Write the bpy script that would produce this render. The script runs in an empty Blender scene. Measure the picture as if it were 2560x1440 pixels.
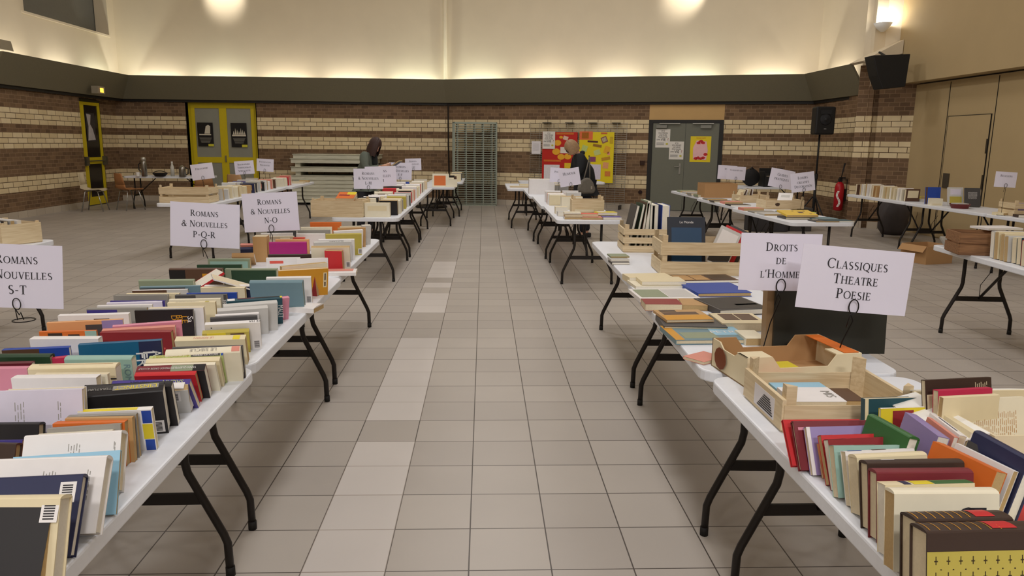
import bpy, bmesh, math, random
from mathutils import Vector, Matrix, Euler
SC = bpy.context.scene
COL = SC.collection
PI = math.pi
rnd = random.Random(7)

# ---------------------------------------------------------------- camera (surveyed from the floor tiles, 30 cm each)
F, PITCH, ROLL, YAW, H = 1877.989, 0.190146687, 0.0105564829, 0.0384607801, 1.51564
FW = Vector((math.sin(YAW)*math.cos(PITCH), math.cos(YAW)*math.cos(PITCH), -math.sin(PITCH)))
RT = Vector((math.cos(YAW), -math.sin(YAW), 0)); UP = RT.cross(FW)
R2 = RT*math.cos(ROLL)+UP*math.sin(ROLL); U2 = UP*math.cos(ROLL)-RT*math.sin(ROLL)
EYE = Vector((0, 0, H))
def ray(px, py): return FW*F+R2*(px-1280)-U2*(py-720)
def at(px, py, Z=0.0):
    d = ray(px, py); return EYE+d*((Z-H)/d.z)
def aty(px, py, Y):
    d = ray(px, py); return EYE+d*(Y/d.y)
def atx(px, py, X):
    d = ray(px, py); return EYE+d*(X/d.x)
def atp(px, py, A, N):
    d = ray(px, py); return EYE+d*((A-EYE).dot(N)/d.dot(N))

# ---------------------------------------------------------------- materials
def lin(c):
    return tuple(((v/255)/12.92 if v/255 <= .04045 else ((v/255+.055)/1.055)**2.4) for v in c)
MATS = {}
def M(rgb, rough=.6, metal=0, var=.07, scale=18, bump=0, name=None, coat=0):
    """procedural surface: base colour mottled by noise"""
    key = (tuple(rgb), rough, metal, var, scale, bump, coat)
    if key in MATS: return MATS[key]
    m = bpy.data.materials.new(name or 'surface'); m.use_nodes = True
    nt = m.node_tree; b = nt.nodes['Principled BSDF']
    l = lin(rgb)
    n = nt.nodes.new('ShaderNodeTexNoise'); n.inputs['Scale'].default_value = scale; n.inputs['Detail'].default_value = 3
    tc = nt.nodes.new('ShaderNodeTexCoord'); nt.links.new(tc.outputs['Object'], n.inputs['Vector'])
    mx = nt.nodes.new('ShaderNodeMix'); mx.data_type = 'RGBA'
    mx.inputs[6].default_value = tuple(max(0, v*(1-var)) for v in l)+(1,)
    mx.inputs[7].default_value = tuple(min(1, v*(1+var)) for v in l)+(1,)
    nt.links.new(n.outputs['Fac'], mx.inputs[0]); nt.links.new(mx.outputs[2], b.inputs['Base Color'])
    b.inputs['Roughness'].default_value = rough; b.inputs['Metallic'].default_value = metal
    b.inputs['Specular IOR Level'].default_value = .35
    if coat: b.inputs['Coat Weight'].default_value = coat
    if bump:
        bp = nt.nodes.new('ShaderNodeBump'); bp.inputs['Strength'].default_value = bump; bp.inputs['Distance'].default_value = .01
        nt.links.new(n.outputs['Fac'], bp.inputs['Height']); nt.links.new(bp.outputs['Normal'], b.inputs['Normal'])
    MATS[key] = m
    return m
def wood(rgb, dark, scale=(1, 14, 14), name='wood', rough=.65):
    m = bpy.data.materials.new(name); m.use_nodes = True; nt = m.node_tree; b = nt.nodes['Principled BSDF']
    tc = nt.nodes.new('ShaderNodeTexCoord'); mp = nt.nodes.new('ShaderNodeMapping'); mp.inputs['Scale'].default_value = scale
    n = nt.nodes.new('ShaderNodeTexNoise'); n.inputs['Scale'].default_value = 6; n.inputs['Detail'].default_value = 5; n.inputs['Distortion'].default_value = .6
    cr = nt.nodes.new('ShaderNodeValToRGB')
    cr.color_ramp.elements[0].position = .35; cr.color_ramp.elements[0].color = lin(dark)+(1,)
    cr.color_ramp.elements[1].position = .65; cr.color_ramp.elements[1].color = lin(rgb)+(1,)
    nt.links.new(tc.outputs['Object'], mp.inputs['Vector']); nt.links.new(mp.outputs['Vector'], n.inputs['Vector'])
    nt.links.new(n.outputs['Fac'], cr.inputs['Fac']); nt.links.new(cr.outputs['Color'], b.inputs['Base Color'])
    b.inputs['Roughness'].default_value = rough
    return m
def emit(rgb, strength):
    m = bpy.data.materials.new('lamp_glow'); m.use_nodes = True; b = m.node_tree.nodes['Principled BSDF']
    b.inputs['Emission Color'].default_value = lin(rgb)+(1,); b.inputs['Emission Strength'].default_value = strength
    b.inputs['Base Color'].default_value = lin(rgb)+(1,)
    return m
def glass(rgb, rough=.15, alpha=.85):
    m = bpy.data.materials.new('glass'); m.use_nodes = True; b = m.node_tree.nodes['Principled BSDF']
    n = m.node_tree.nodes.new('ShaderNodeTexNoise'); n.inputs['Scale'].default_value = 3
    r = m.node_tree.nodes.new('ShaderNodeMapRange'); r.inputs[3].default_value = rough*.6; r.inputs[4].default_value = rough*1.4
    m.node_tree.links.new(n.outputs['Fac'], r.inputs[0]); m.node_tree.links.new(r.outputs[0], b.inputs['Roughness'])
    b.inputs['Base Color'].default_value = lin(rgb)+(1,); b.inputs['Specular IOR Level'].default_value = .5
    b.inputs['Transmission Weight'].default_value = 1-alpha
    return m

# ---------------------------------------------------------------- mesh builder
class MB:
    def __init__(s): s.v = []; s.f = []; s.mi = []; s.cur = 0; s.uv = None
    def add(s, vs, fs, X=None):
        b = len(s.v)
        s.v += [tuple(X @ Vector(v)) if X else tuple(v) for v in vs]
        for f in fs: s.f.append(tuple(b+i for i in f)); s.mi.append(s.cur)
        return s
    def m(s, i): s.cur = i; return s
    def box(s, x0, x1, y0, y1, z0, z1, X=None):
        return s.add([(x0,y0,z0),(x1,y0,z0),(x1,y1,z0),(x0,y1,z0),(x0,y0,z1),(x1,y0,z1),(x1,y1,z1),(x0,y1,z1)],
                     [(0,3,2,1),(4,5,6,7),(0,1,5,4),(1,2,6,5),(2,3,7,6),(3,0,4,7)], X)
    def quad(s, a, b, c, d, X=None): return s.add([a, b, c, d], [(0, 1, 2, 3)], X)
    def prism(s, poly, z0, z1, X=None):
        n = len(poly)
        vs = [(x, y, z0) for x, y in poly]+[(x, y, z1) for x, y in poly]
        return s.add(vs, [tuple(range(n-1, -1, -1)), tuple(range(n, 2*n))]+[(i, (i+1) % n, n+(i+1) % n, n+i) for i in range(n)], X)
    def tube(s, path, r, n=8, X=None, cap=True):
        P = [Vector(p) for p in path]; vs = []; fs = []
        rr = r if isinstance(r, (list, tuple)) else [r]*len(P)
        up = None
        for i, p in enumerate(P):
            t = (P[min(i+1, len(P)-1)]-P[max(i-1, 0)]).normalized()
            if up is None: up = t.orthogonal().normalized()
            else:
                up = (up-t*up.dot(t)); up = up.normalized() if up.length > 1e-6 else t.orthogonal().normalized()
            w = t.cross(up)
            for k in range(n):
                a = 2*PI*k/n; vs.append(p+(up*math.cos(a)+w*math.sin(a))*rr[i])
        for i in range(len(P)-1):
            for k in range(n):
                fs.append((i*n+k, i*n+(k+1) % n, (i+1)*n+(k+1) % n, (i+1)*n+k))
        if cap: fs += [tuple(range(n-1, -1, -1)), tuple((len(P)-1)*n+k for k in range(n))]
        return s.add(vs, fs, X)
    def lathe(s, prof, n=20, X=None):
        vs = []; fs = []
        for r, z in prof:
            for k in range(n): vs.append((r*math.cos(2*PI*k/n), r*math.sin(2*PI*k/n), z))
        for i in range(len(prof)-1):
            for k in range(n): fs.append((i*n+k, i*n+(k+1) % n, (i+1)*n+(k+1) % n, (i+1)*n+k))
        fs += [tuple(range(n-1, -1, -1)), tuple((len(prof)-1)*n+k for k in range(n))]
        return s.add(vs, fs, X)
    def build(s, name, mats, parent=None, smooth=False, bevel=0, loc=None):
        me = bpy.data.meshes.new(name); me.from_pydata(s.v, [], s.f)
        for mt in (mats if isinstance(mats, (list, tuple)) else [mats]): me.materials.append(mt)
        me.polygons.foreach_set('material_index', s.mi)
        if smooth: me.polygons.foreach_set('use_smooth', [True]*len(s.f))
        me.update()
        o = bpy.data.objects.new(name, me); COL.objects.link(o)
        if parent: o.parent = parent
        if loc is not None: o.location = loc
        if bevel:
            b = o.modifiers.new('soft_edges', 'BEVEL'); b.width = bevel; b.segments = 2; b.limit_method = 'ANGLE'
        return o
def TR(x=0, y=0, z=0, rz=0, rx=0, ry=0):
    return Matrix.Translation((x, y, z)) @ Matrix.Rotation(rz, 4, 'Z') @ Matrix.Rotation(ry, 4, 'Y') @ Matrix.Rotation(rx, 4, 'X')
LABELS = {}
def tag(o, label=None, cat=None, group=None, kind=None):
    if label: o['label'] = label
    if cat: o['category'] = cat
    if group: o['group'] = group
    if kind: o['kind'] = kind
    return o
def thing(name, label, cat, loc=(0, 0, 0), rz=0, group=None, rot=None):
    o = bpy.data.objects.new(name, None); COL.objects.link(o); o.empty_display_size = .1
    o.location = loc; o.rotation_euler = rot if rot else (0, 0, rz)
    return tag(o, label, cat, group)
def kids(o): return list(o.children)
def copy_tree(o, parent=None):
    c = o.copy(); COL.objects.link(c)
    if parent: c.parent = parent
    for ch in kids(o): copy_tree(ch, c)
    return c
def struct(o): o['kind'] = 'structure'; return o
ORD = ['', 'first', 'second', 'third', 'fourth', 'fifth', 'sixth', 'seventh', 'eighth', 'ninth', 'tenth', 'eleventh', 'twelfth', 'thirteenth', 'fourteenth', 'fifteenth', 'sixteenth', 'seventeenth', 'eighteenth', 'nineteenth', 'twentieth', 'twenty-first', 'twenty-second', 'twenty-third', 'twenty-fourth', 'twenty-fifth', 'twenty-sixth', 'twenty-seventh', 'twenty-eighth', 'twenty-ninth', 'thirtieth', 'thirty-first', 'thirty-second', 'thirty-third', 'thirty-fourth']

# ---------------------------------------------------------------- lettering
def ftext(s, size, mt, parent, loc, rot=(0, 0, 0), align='CENTER', name='lettering', sx=1.0):
    c = bpy.data.curves.new(name, 'FONT'); c.body = s; c.size = size; c.align_x = align; c.align_y = 'CENTER'
    c.space_line = .85; c.fill_mode = 'FRONT'; c.resolution_u = 3
    c.materials.append(mt)
    o = bpy.data.objects.new(name, c); COL.objects.link(o)
    bpy.context.view_layer.update()
    me = bpy.data.meshes.new_from_object(o); bpy.data.objects.remove(o); me.name = name
    me.transform(Matrix.Diagonal((sx, 1, 1, 1)))
    o = bpy.data.objects.new(name, me); COL.objects.link(o); o.parent = parent; o.location = loc; o.rotation_euler = rot
    return o
ST, TH = .14, .055
def _sg(P, x0, y0, x1, y1, w):
    dx, dy = x1-x0, y1-y0; l = math.hypot(dx, dy) or 1; nx, ny = -dy/l*w/2, dx/l*w/2
    P.append([(x0+nx, y0+ny), (x0-nx, y0-ny), (x1-nx, y1-ny), (x1+nx, y1+ny)])
def _ar(P, cx, cy, rx, ry, a0, a1, n=14, thick=ST, thin=TH, hor=False):
    pts = []
    for i in range(n+1):
        a = math.radians(a0+(a1-a0)*i/n)
        w = thin+(thick-thin)*abs(math.sin(a) if hor else math.cos(a))**1.5
        c, s = math.cos(a), math.sin(a)
        pts.append(((cx+(rx-w)*c, cy+(ry-w)*s), (cx+rx*c, cy+ry*s)))
    for i in range(n): P.append([pts[i][0], pts[i][1], pts[i+1][1], pts[i+1][0]])
def _sf(P, x, y, w=.3): P.append([(x-w/2, y), (x+w/2, y), (x+w/2, y+.04), (x-w/2, y+.04)])
def _stem(P, x, y0=0, y1=1, w=ST, sb=True, stp=True):
    _sg(P, x, y0, x, y1, w)
    if sb: _sf(P, x, y0, w+.18)
    if stp: _sf(P, x, y1-.04, w+.18)
def glyph(ch):
    P = []; w = .7
    if ch == 'A': _sg(P, .08, 0, .38, 1, TH); _sg(P, .66, 0, .4, 1, ST); _sg(P, .2, .34, .56, .34, TH); _sf(P, .08, 0, .22); _sf(P, .66, 0, .28); w = .78
    elif ch == 'B': _stem(P, .14); _ar(P, .3, .74, .27, .26, -90, 90); _ar(P, .3, .27, .33, .27, -90, 90); _sg(P, .14, .97, .3, .97, TH); _sg(P, .14, .51, .3, .51, TH); _sg(P, .14, .03, .3, .03, TH); w = .7
    elif ch == 'C': _ar(P, .46, .5, .44, .52, 48, 312, 20); _sg(P, .76, .72, .76, .95, TH); w = .84
    elif ch == 'D': _stem(P, .14); _ar(P, .3, .5, .5, .5, -90, 90); _sg(P, .14, .97, .32, .97, TH); _sg(P, .14, .03, .32, .03, TH); w = .88
    elif ch == 'E': _stem(P, .14); [_sg(P, .14, y, x, y, TH) for y, x in ((.97, .55), (.52, .46), (.03, .6))]; _sg(P, .54, .8, .54, .98, TH); _sg(P, .59, .02, .59, .22, TH); _sg(P, .45, .42, .45, .62, TH); w = .68
    elif ch == 'F': _stem(P, .14); [_sg(P, .14, y, x, y, TH) for y, x in ((.97, .55), (.52, .46))]; _sg(P, .54, .8, .54, .98, TH); _sg(P, .45, .42, .45, .62, TH); w = .62
    elif ch == 'G': _ar(P, .46, .5, .44, .52, 48, 318, 20); _stem(P, .74, 0.05, .42, ST, False, True); w = .9
    elif ch == 'H': _stem(P, .14); _stem(P, .7); _sg(P, .14, .51, .7, .51, TH); w = .88
    elif ch == 'I': _stem(P, .16); w = .36
    elif ch == 'J': _stem(P, .2, .05, 1, ST, False); _sg(P, .2, .05, .02, -.12, TH); w = .38
    elif ch == 'K': _stem(P, .14); _sg(P, .18, .45, .6, .98, TH); _sg(P, .28, .55, .68, .02, ST); _sf(P, .68, 0, .24); _sf(P, .6, .96, .24); w = .8
    elif ch == 'L': _stem(P, .14); _sg(P, .14, .03, .58, .03, TH); _sg(P, .57, .02, .57, .24, TH); w = .64
    elif ch == 'M': _sg(P, .12, 0, .16, 1, TH); _sg(P, .18, 1, .5, .05, ST); _sg(P, .82, 1, .5, .05, TH); _stem(P, .86); _sf(P, .12, 0, .22); w = 1.02
    elif ch == 'N': _sg(P, .13, 0, .13, 1, TH); _sg(P, .15, 1, .7, .02, ST); _sg(P, .73, 0, .73, 1, TH); _sf(P, .13, 0, .24); _sf(P, .73, .96, .24); _sf(P, .1, .96, .16); w = .86
    elif ch in 'OQ':
        _ar(P, .47, .5, .46, .52, 0, 360, 28)
        if ch == 'Q': _sg(P, .45, .05, .9, -.2, ST*.8)
        w = .94
    elif ch == 'P': _stem(P, .14); _ar(P, .3, .72, .3, .28, -90, 90); _sg(P, .14, .97, .3, .97, TH); _sg(P, .14, .46, .3, .46, TH); w = .66
    elif ch == 'R': _stem(P, .14); _ar(P, .3, .73, .28, .27, -90, 90); _sg(P, .14, .97, .3, .97, TH); _sg(P, .14, .48, .3, .48, TH); _sg(P, .32, .48, .66, .02, ST); _sf(P, .7, 0, .18); w = .76
    elif ch == 'S': _ar(P, .32, .74, .25, .27, 50, 270, 14, TH, ST*.9, True) if False else _ar(P, .32, .74, .26, .27, 40, 250, 14); _ar(P, .32, .27, .28, .28, -140, 75, 14); _sg(P, .18, .6, .46, .43, ST*.9); w = .64
    elif ch == 'T': _stem(P, .36, 0, 1, ST, True, False); _sg(P, .04, .97, .68, .97, TH); _sg(P, .05, .78, .05, .98, TH); _sg(P, .67, .78, .67, .98, TH); w = .72
    elif ch == 'U': _stem(P, .16, .3, 1, ST, False); _sg(P, .7, .3, .7, 1, TH); _ar(P, .43, .32, .34, .34, 180, 360, 14, ST*.9, TH); _sf(P, .7, .96, .24); w = .86
    elif ch == 'V': _sg(P, .12, 1, .4, .02, ST); _sg(P, .68, 1, .42, .02, TH); _sf(P, .12, .96, .28); _sf(P, .68, .96, .22); w = .78
    elif ch == 'X': _sg(P, .12, 1, .64, 0, ST); _sg(P, .62, 1, .12, 0, TH); _sf(P, .12, .96, .26); _sf(P, .64, 0, .26); w = .76
    elif ch == 'Y': _sg(P, .1, 1, .38, .5, ST); _sg(P, .66, 1, .4, .5, TH); _stem(P, .38, 0, .5, ST, True, False); _sf(P, .1, .96, .26); _sf(P, .66, .96, .22); w = .74
    elif ch == '-': _sg(P, .05, .4, .36, .4, .09); w = .42
    elif ch == "'": _sg(P, .1, .98, .06, .7, .09); w = .22
    elif ch == '&': _ar(P, .38, .74, .2, .26, 0, 360, 16, ST*.7); _ar(P, .34, .26, .32, .28, 100, 340, 16); _sg(P, .24, .62, .76, .02, ST); _sg(P, .62, .3, .8, .5, TH); w = .92
    elif ch == ' ': w = .3
    return P, w
def serif_mesh(lines, mb, X):
    """lines: (text, cap height, centre y); words in small capitals: first letter of each word full size"""
    for txt, hgt, yc in lines:
        out = []; x = 0
        for wi, wd in enumerate(txt.split(' ')):
            if wi: x += .32*hgt
            for i, ch in enumerate(wd):
                big = ch.isupper() or not ch.isalpha()
                sc = hgt*(1 if big else .78)
                P, w = glyph(ch.upper()); out.append((P, x, sc)); x += (w+.07)*sc
        for P, ox, sc in out:
            for poly in P:
                n = len(poly)
                mb.add([(ox-x/2+px*sc, yc-hgt*.5+py*sc, 0) for px, py in poly], [tuple(range(n))], X)
# ================================================================ ROOM
def nd(nt, t, **kw):
    n = nt.nodes.new(t)
    for k, v in kw.items(): setattr(n, k, v)
    return n
def brick_material():
    m = bpy.data.materials.new('banded_brickwork'); m.use_nodes = True; nt = m.node_tree; b = nt.nodes['Principled BSDF']; L = nt.links.new
    tc = nd(nt, 'ShaderNodeTexCoord'); sp = nd(nt, 'ShaderNodeSeparateXYZ'); L(tc.outputs['Object'], sp.inputs[0])
    def math_(op, a, bb, c=None):
        n = nd(nt, 'ShaderNodeMath', operation=op)
        for i, v in enumerate((a, bb)):
            if hasattr(v, 'is_linked') or hasattr(v, 'node'): L(v, n.inputs[i])
            else: n.inputs[i].default_value = v
        return n.outputs[0]
    z = sp.outputs['Z']
    hi = math_('GREATER_THAN', z, 1.70)
    v2 = math_('SUBTRACT', math_('SUBTRACT', z, .49), math_('MULTIPLY', hi, .0517))
    uu = math_('ADD', sp.outputs['X'], sp.outputs['Y'])
    cx = nd(nt, 'ShaderNodeCombineXYZ'); L(uu, cx.inputs[0]); L(v2, cx.inputs[1])
    def bricks(w, h, mortar, c1, c2, cm, vec):
        t = nd(nt, 'ShaderNodeTexBrick'); t.offset = .5
        t.inputs['Scale'].default_value = 1; t.inputs['Brick Width'].default_value = w; t.inputs['Row Height'].default_value = h
        t.inputs['Mortar Size'].default_value = mortar; t.inputs['Mortar Smooth'].default_value = .1; t.inputs['Bias'].default_value = 0
        for k, c in (('Color1', c1), ('Color2', c2), ('Mortar', cm)): t.inputs[k].default_value = lin(c)+(1,)
        L(vec.outputs[0], t.inputs['Vector']); return t
    cream = bricks(.307, .1033, .006, (226, 208, 170), (212, 192, 152), (96, 74, 54), cx)
    cz = nd(nt, 'ShaderNodeCombineXYZ'); L(uu, cz.inputs[0]); L(z, cz.inputs[1])
    brown = bricks(.18, .0775, .005, (128, 102, 76), (100, 78, 58), (146, 120, 94), cz)
    mask = None
    for a, c in ((.49, .80), (1.316, 1.626), (1.781, 2.091)):
        k = math_('MULTIPLY', math_('GREATER_THAN', z, a), math_('LESS_THAN', z, c))
        mask = k if mask is None else math_('ADD', mask, k)
    mx = nd(nt, 'ShaderNodeMix', data_type='RGBA'); L(mask, mx.inputs[0]); L(brown.outputs['Color'], mx.inputs[6]); L(cream.outputs['Color'], mx.inputs[7])
    n = nd(nt, 'ShaderNodeTexNoise'); n.inputs['Scale'].default_value = 7; n.inputs['Detail'].default_value = 6; L(tc.outputs['Object'], n.inputs['Vector'])
    mr = nd(nt, 'ShaderNodeMapRange'); mr.inputs[3].default_value = .86; mr.inputs[4].default_value = 1.12; L(n.outputs['Fac'], mr.inputs[0])
    m2 = nd(nt, 'ShaderNodeMix', data_type='RGBA', blend_type='MULTIPLY'); m2.inputs[0].default_value = 1; L(mx.outputs[2], m2.inputs[6]); L(mr.outputs[0], m2.inputs[7])
    L(m2.outputs[2], b.inputs['Base Color']); b.inputs['Roughness'].default_value = .75; b.inputs['Specular IOR Level'].default_value = .25
    f = nd(nt, 'ShaderNodeMix'); L(mask, f.inputs[0]); L(brown.outputs['Fac'], f.inputs[2]); L(cream.outputs['Fac'], f.inputs[3])
    bp = nd(nt, 'ShaderNodeBump', invert=True); bp.inputs['Strength'].default_value = .5; bp.inputs['Distance'].default_value = .006
    L(f.outputs[0], bp.inputs['Height']); L(bp.outputs[0], b.inputs['Normal'])
    return m
def tile_material(name, c1, c2, joint):
    m = bpy.data.materials.new(name); m.use_nodes = True; nt = m.node_tree; b = nt.nodes['Principled BSDF']; L = nt.links.new
    g = nd(nt, 'ShaderNodeNewGeometry'); mp = nd(nt, 'ShaderNodeMapping'); mp.inputs['Location'].default_value = (.35057+30, -2.4733+30, 0)
    L(g.outputs['Position'], mp.inputs['Vector'])
    t = nd(nt, 'ShaderNodeTexBrick'); t.offset = 0; t.inputs['Scale'].default_value = 1
    t.inputs['Brick Width'].default_value = .3; t.inputs['Row Height'].default_value = .3; t.inputs['Mortar Size'].default_value = .0026; t.inputs['Mortar Smooth'].default_value = 0
    for k, c in (('Color1', c1), ('Color2', c2), ('Mortar', joint)): t.inputs[k].default_value = lin(c)+(1,)
    L(mp.outputs[0], t.inputs['Vector'])
    n = nd(nt, 'ShaderNodeTexNoise'); n.inputs['Scale'].default_value = 1.4; n.inputs['Detail'].default_value = 8; L(g.outputs['Position'], n.inputs['Vector'])
    mr = nd(nt, 'ShaderNodeMapRange'); mr.inputs[3].default_value = .9; mr.inputs[4].default_value = 1.09; L(n.outputs['Fac'], mr.inputs[0])
    m2 = nd(nt, 'ShaderNodeMix', data_type='RGBA', blend_type='MULTIPLY'); m2.inputs[0].default_value = 1; L(t.outputs['Color'], m2.inputs[6]); L(mr.outputs[0], m2.inputs[7])
    L(m2.outputs[2], b.inputs['Base Color'])
    b.inputs['Roughness'].default_value = .42; b.inputs['Specular IOR Level'].default_value = .4
    bp = nd(nt, 'ShaderNodeBump', invert=True); bp.inputs['Strength'].default_value = .4; bp.inputs['Distance'].default_value = .002
    L(t.outputs['Fac'], bp.inputs['Height']); L(bp.outputs[0], b.inputs['Normal'])
    return m
BRICK = brick_material()
PLASTER = M((222, 209, 184), .9, var=.06, scale=1.6, name='cream_plaster')
LEDGE = M((120, 114, 93), .7, var=.08, scale=30, name='dark_olive_panel')
DARK = M((30, 27, 24), .6, name='dark_gap')
PARTN = M((178, 156, 116), .75, var=.05, scale=2, name='beige_panel')
SKIRT = tile_material('skirting_tile', (190, 178, 160), (178, 166, 150), (120, 108, 96))
WHITE = M((236, 234, 228), .5, var=.02, name='white_paint')
# floor: grid tiles, with the paler guide strip one tile wide left of the aisle's middle
x0, y0 = -.35057, 2.4733
fl = MB()
fl.box(-9.6, x0-.3, -9.2, 20, -.2, 0); fl.box(x0, 8.4, -9.2, 20, -.2, 0)
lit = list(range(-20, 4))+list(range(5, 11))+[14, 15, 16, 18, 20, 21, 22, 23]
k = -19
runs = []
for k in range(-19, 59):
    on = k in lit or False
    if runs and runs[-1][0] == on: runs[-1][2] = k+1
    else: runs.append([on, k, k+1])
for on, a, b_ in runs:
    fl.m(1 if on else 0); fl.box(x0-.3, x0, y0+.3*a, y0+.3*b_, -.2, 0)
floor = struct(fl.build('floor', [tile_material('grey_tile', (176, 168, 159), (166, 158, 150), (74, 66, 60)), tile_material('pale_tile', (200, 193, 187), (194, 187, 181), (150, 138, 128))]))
ceil = struct(MB().box(-9.6, 8.4, -9.2, 20, 7.2, 7.4).build('ceiling', PLASTER))
def wall(name, p0, p1, rects, mat_, th=.2, y=0):
    d = Vector((p1[0]-p0[0], p1[1]-p0[1], 0)); mb = MB()
    for a, c, z0, z1 in rects: mb.box(a, c, y, y+th, z0, z1)
    o = mb.build(name, mat_); o.location = (p0[0], p0[1], 0); o.rotation_euler = (0, 0, math.atan2(d.y, d.x))
    return struct(o)
A_, B_ = Vector((-.93, 19.4, 0)), Vector((7.22, 16.6, 0))
LEN = (B_-A_).length
RN = Vector(((B_-A_).y, -(B_-A_).x, 0)).normalized()          # into the room
RD = (B_-A_).normalized()
def onR(px, py):                                               # point on the back right wall -> (along, z)
    p = atp(px, py, A_, RN); return (p-A_).dot(RD), p.z
ZB = 2.62
wall('wall_left', (-8.95, -9.2), (-8.95, 17.42), [(0, 26.62, 0, ZB)], BRICK)
wall('wall_left_recess', (-9.1, 17.42), (-9.1, 19.4), [(1.1, 1.98, 0, ZB), (0, 1.1, 2.42, ZB)], BRICK)
struct(MB().box(-9.1, -8.95, 17.4, 17.42, 0, ZB).build('wall_left_return', BRICK))
wall('wall_back_left', (-9.1, 19.4), (-.93, 19.4), [(0, 1.72, 0, ZB), (3.42, 8.17, 0, ZB), (1.72, 3.42, 2.46, ZB)], BRICK)
dA, dB = 5.04, 6.72
wall('wall_back_right', A_, B_, [(0, dA, 0, ZB), (dB, LEN, 0, ZB)], BRICK)
wall('wall_back_right_panel', A_, B_, [(dA, dB, 2.085, ZB)], M((196, 160, 106), .7, var=.08, scale=3, name='wood_panel'), th=.15)
wall('wall_right_far', (7.22, 16.6), (7.13, 14.1), [(0, 2.5, 0, ZB)], BRICK)
# pier beside the folding partition, with a narrow groove shaped in to stand for a shadow stripe
PA, PB = (6.98, 14.22), (7.8, 13.6)
wall('wall_right_pier', PA, PB, [(0, .27, 0, 3.0), (.37, 1.03, 0, 3.0)], BRICK, th=.5)
wall('wall_right_pier_shade_groove', PA, PB, [(.27, .37, 0, 3.0)], BRICK, th=.4, y=.1)
# folding partition and the beam above it
wall('wall_right_partition', (7.75, 13.65), (7.75, -9.2), [(0, 22.85, 0, 2.62)], PARTN, th=.15)
wall('wall_right_beam', (7.5, 13.9), (7.5, -9.2), [(0, 23.1, 2.645, 7.2)], PARTN, th=.45)
for i, yy in enumerate((12.62, 11.42, 9.6)):
    struct(MB().box(7.742, 7.752, yy-.004, yy+.004, 0, 2.6).build('trim_partition_joint', DARK))
d = thing('door_4', None, None); d['kind'] = 'structure'       # flush door in the partition
dm = MB(); dm.box(7.735, 7.75, 11.49, 12.56, .02, 2.03); dm.build('leaf', PARTN, d)
g = MB(); g.box(7.733, 7.751, 11.482, 11.49, 0, 2.04); g.box(7.733, 7.751, 12.56, 12.568, 0, 2.04); g.box(7.733, 7.751, 11.48, 12.57, 2.03, 2.04); g.build('door_gap', DARK, d)
for z in (1.55, 1.0): MB().tube([(7.73, 11.5, z-.11), (7.73, 11.5, z+.11)], .012).build('hinge', M((70, 62, 48), .4, .6), d)
MB().box(7.718, 7.735, 12.34, 12.5, .86, 1.1).build('recessed_handle', M((105, 98, 88), .35, .7), d)
# upper walls
for nm, a, c, ln in (('wall_upper_left', (-8.95, -9.2), (-8.95, 19.4), None), ('wall_upper_back_left', (-8.95, 19.4), (-.93, 19.4), 8.02), ('wall_upper_back_right', A_, B_, LEN), ('wall_upper_right_far', (7.22, 16.6), (7.13, 14.1), 2.5)):
    if ln: wall(nm, a, c, [(0, ln, ZB, 7.2)], PLASTER)
    else: wall(nm, a, c, [(0, 24.9, ZB, 7.2), (24.9, 28.6, ZB, 3.94), (24.9, 28.6, 5.6, 7.2), (28.28, 28.6, 3.94, 5.6)], PLASTER, th=.3)
wall('wall_upper_right_pier', (7.05, 14.3), (7.8, 13.75), [(0, .9, 3.0, 7.2)], PLASTER, th=.3)
wall('wall_front', (8.4, -9.2), (-9.6, -9.2), [(0, 18, 0, 7.2)], PLASTER)
w = thing('window_1', None, None); w['kind'] = 'structure'
MB().box(-9.3, -9.26, 15.5, 19.1, 3.9, 5.65).build('pane', M((104, 104, 100), .25, name='night_glass'), w)
MB().box(-9.25, -8.92, 15.6, 19.1, 3.9, 3.945).build('sill', PLASTER, w)
# sloped cream cap over the pier
struct(MB().prism([(0, 0), (.72, .38), (.72, .14), (.1, -.02)], 0, .5, Matrix(((1, 0, 0, 6.77), (0, 0, 1, 13.75), (0, 1, 0, 3.03), (0, 0, 0, 1)))).build('trim_pier_cap', PLASTER))
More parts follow.
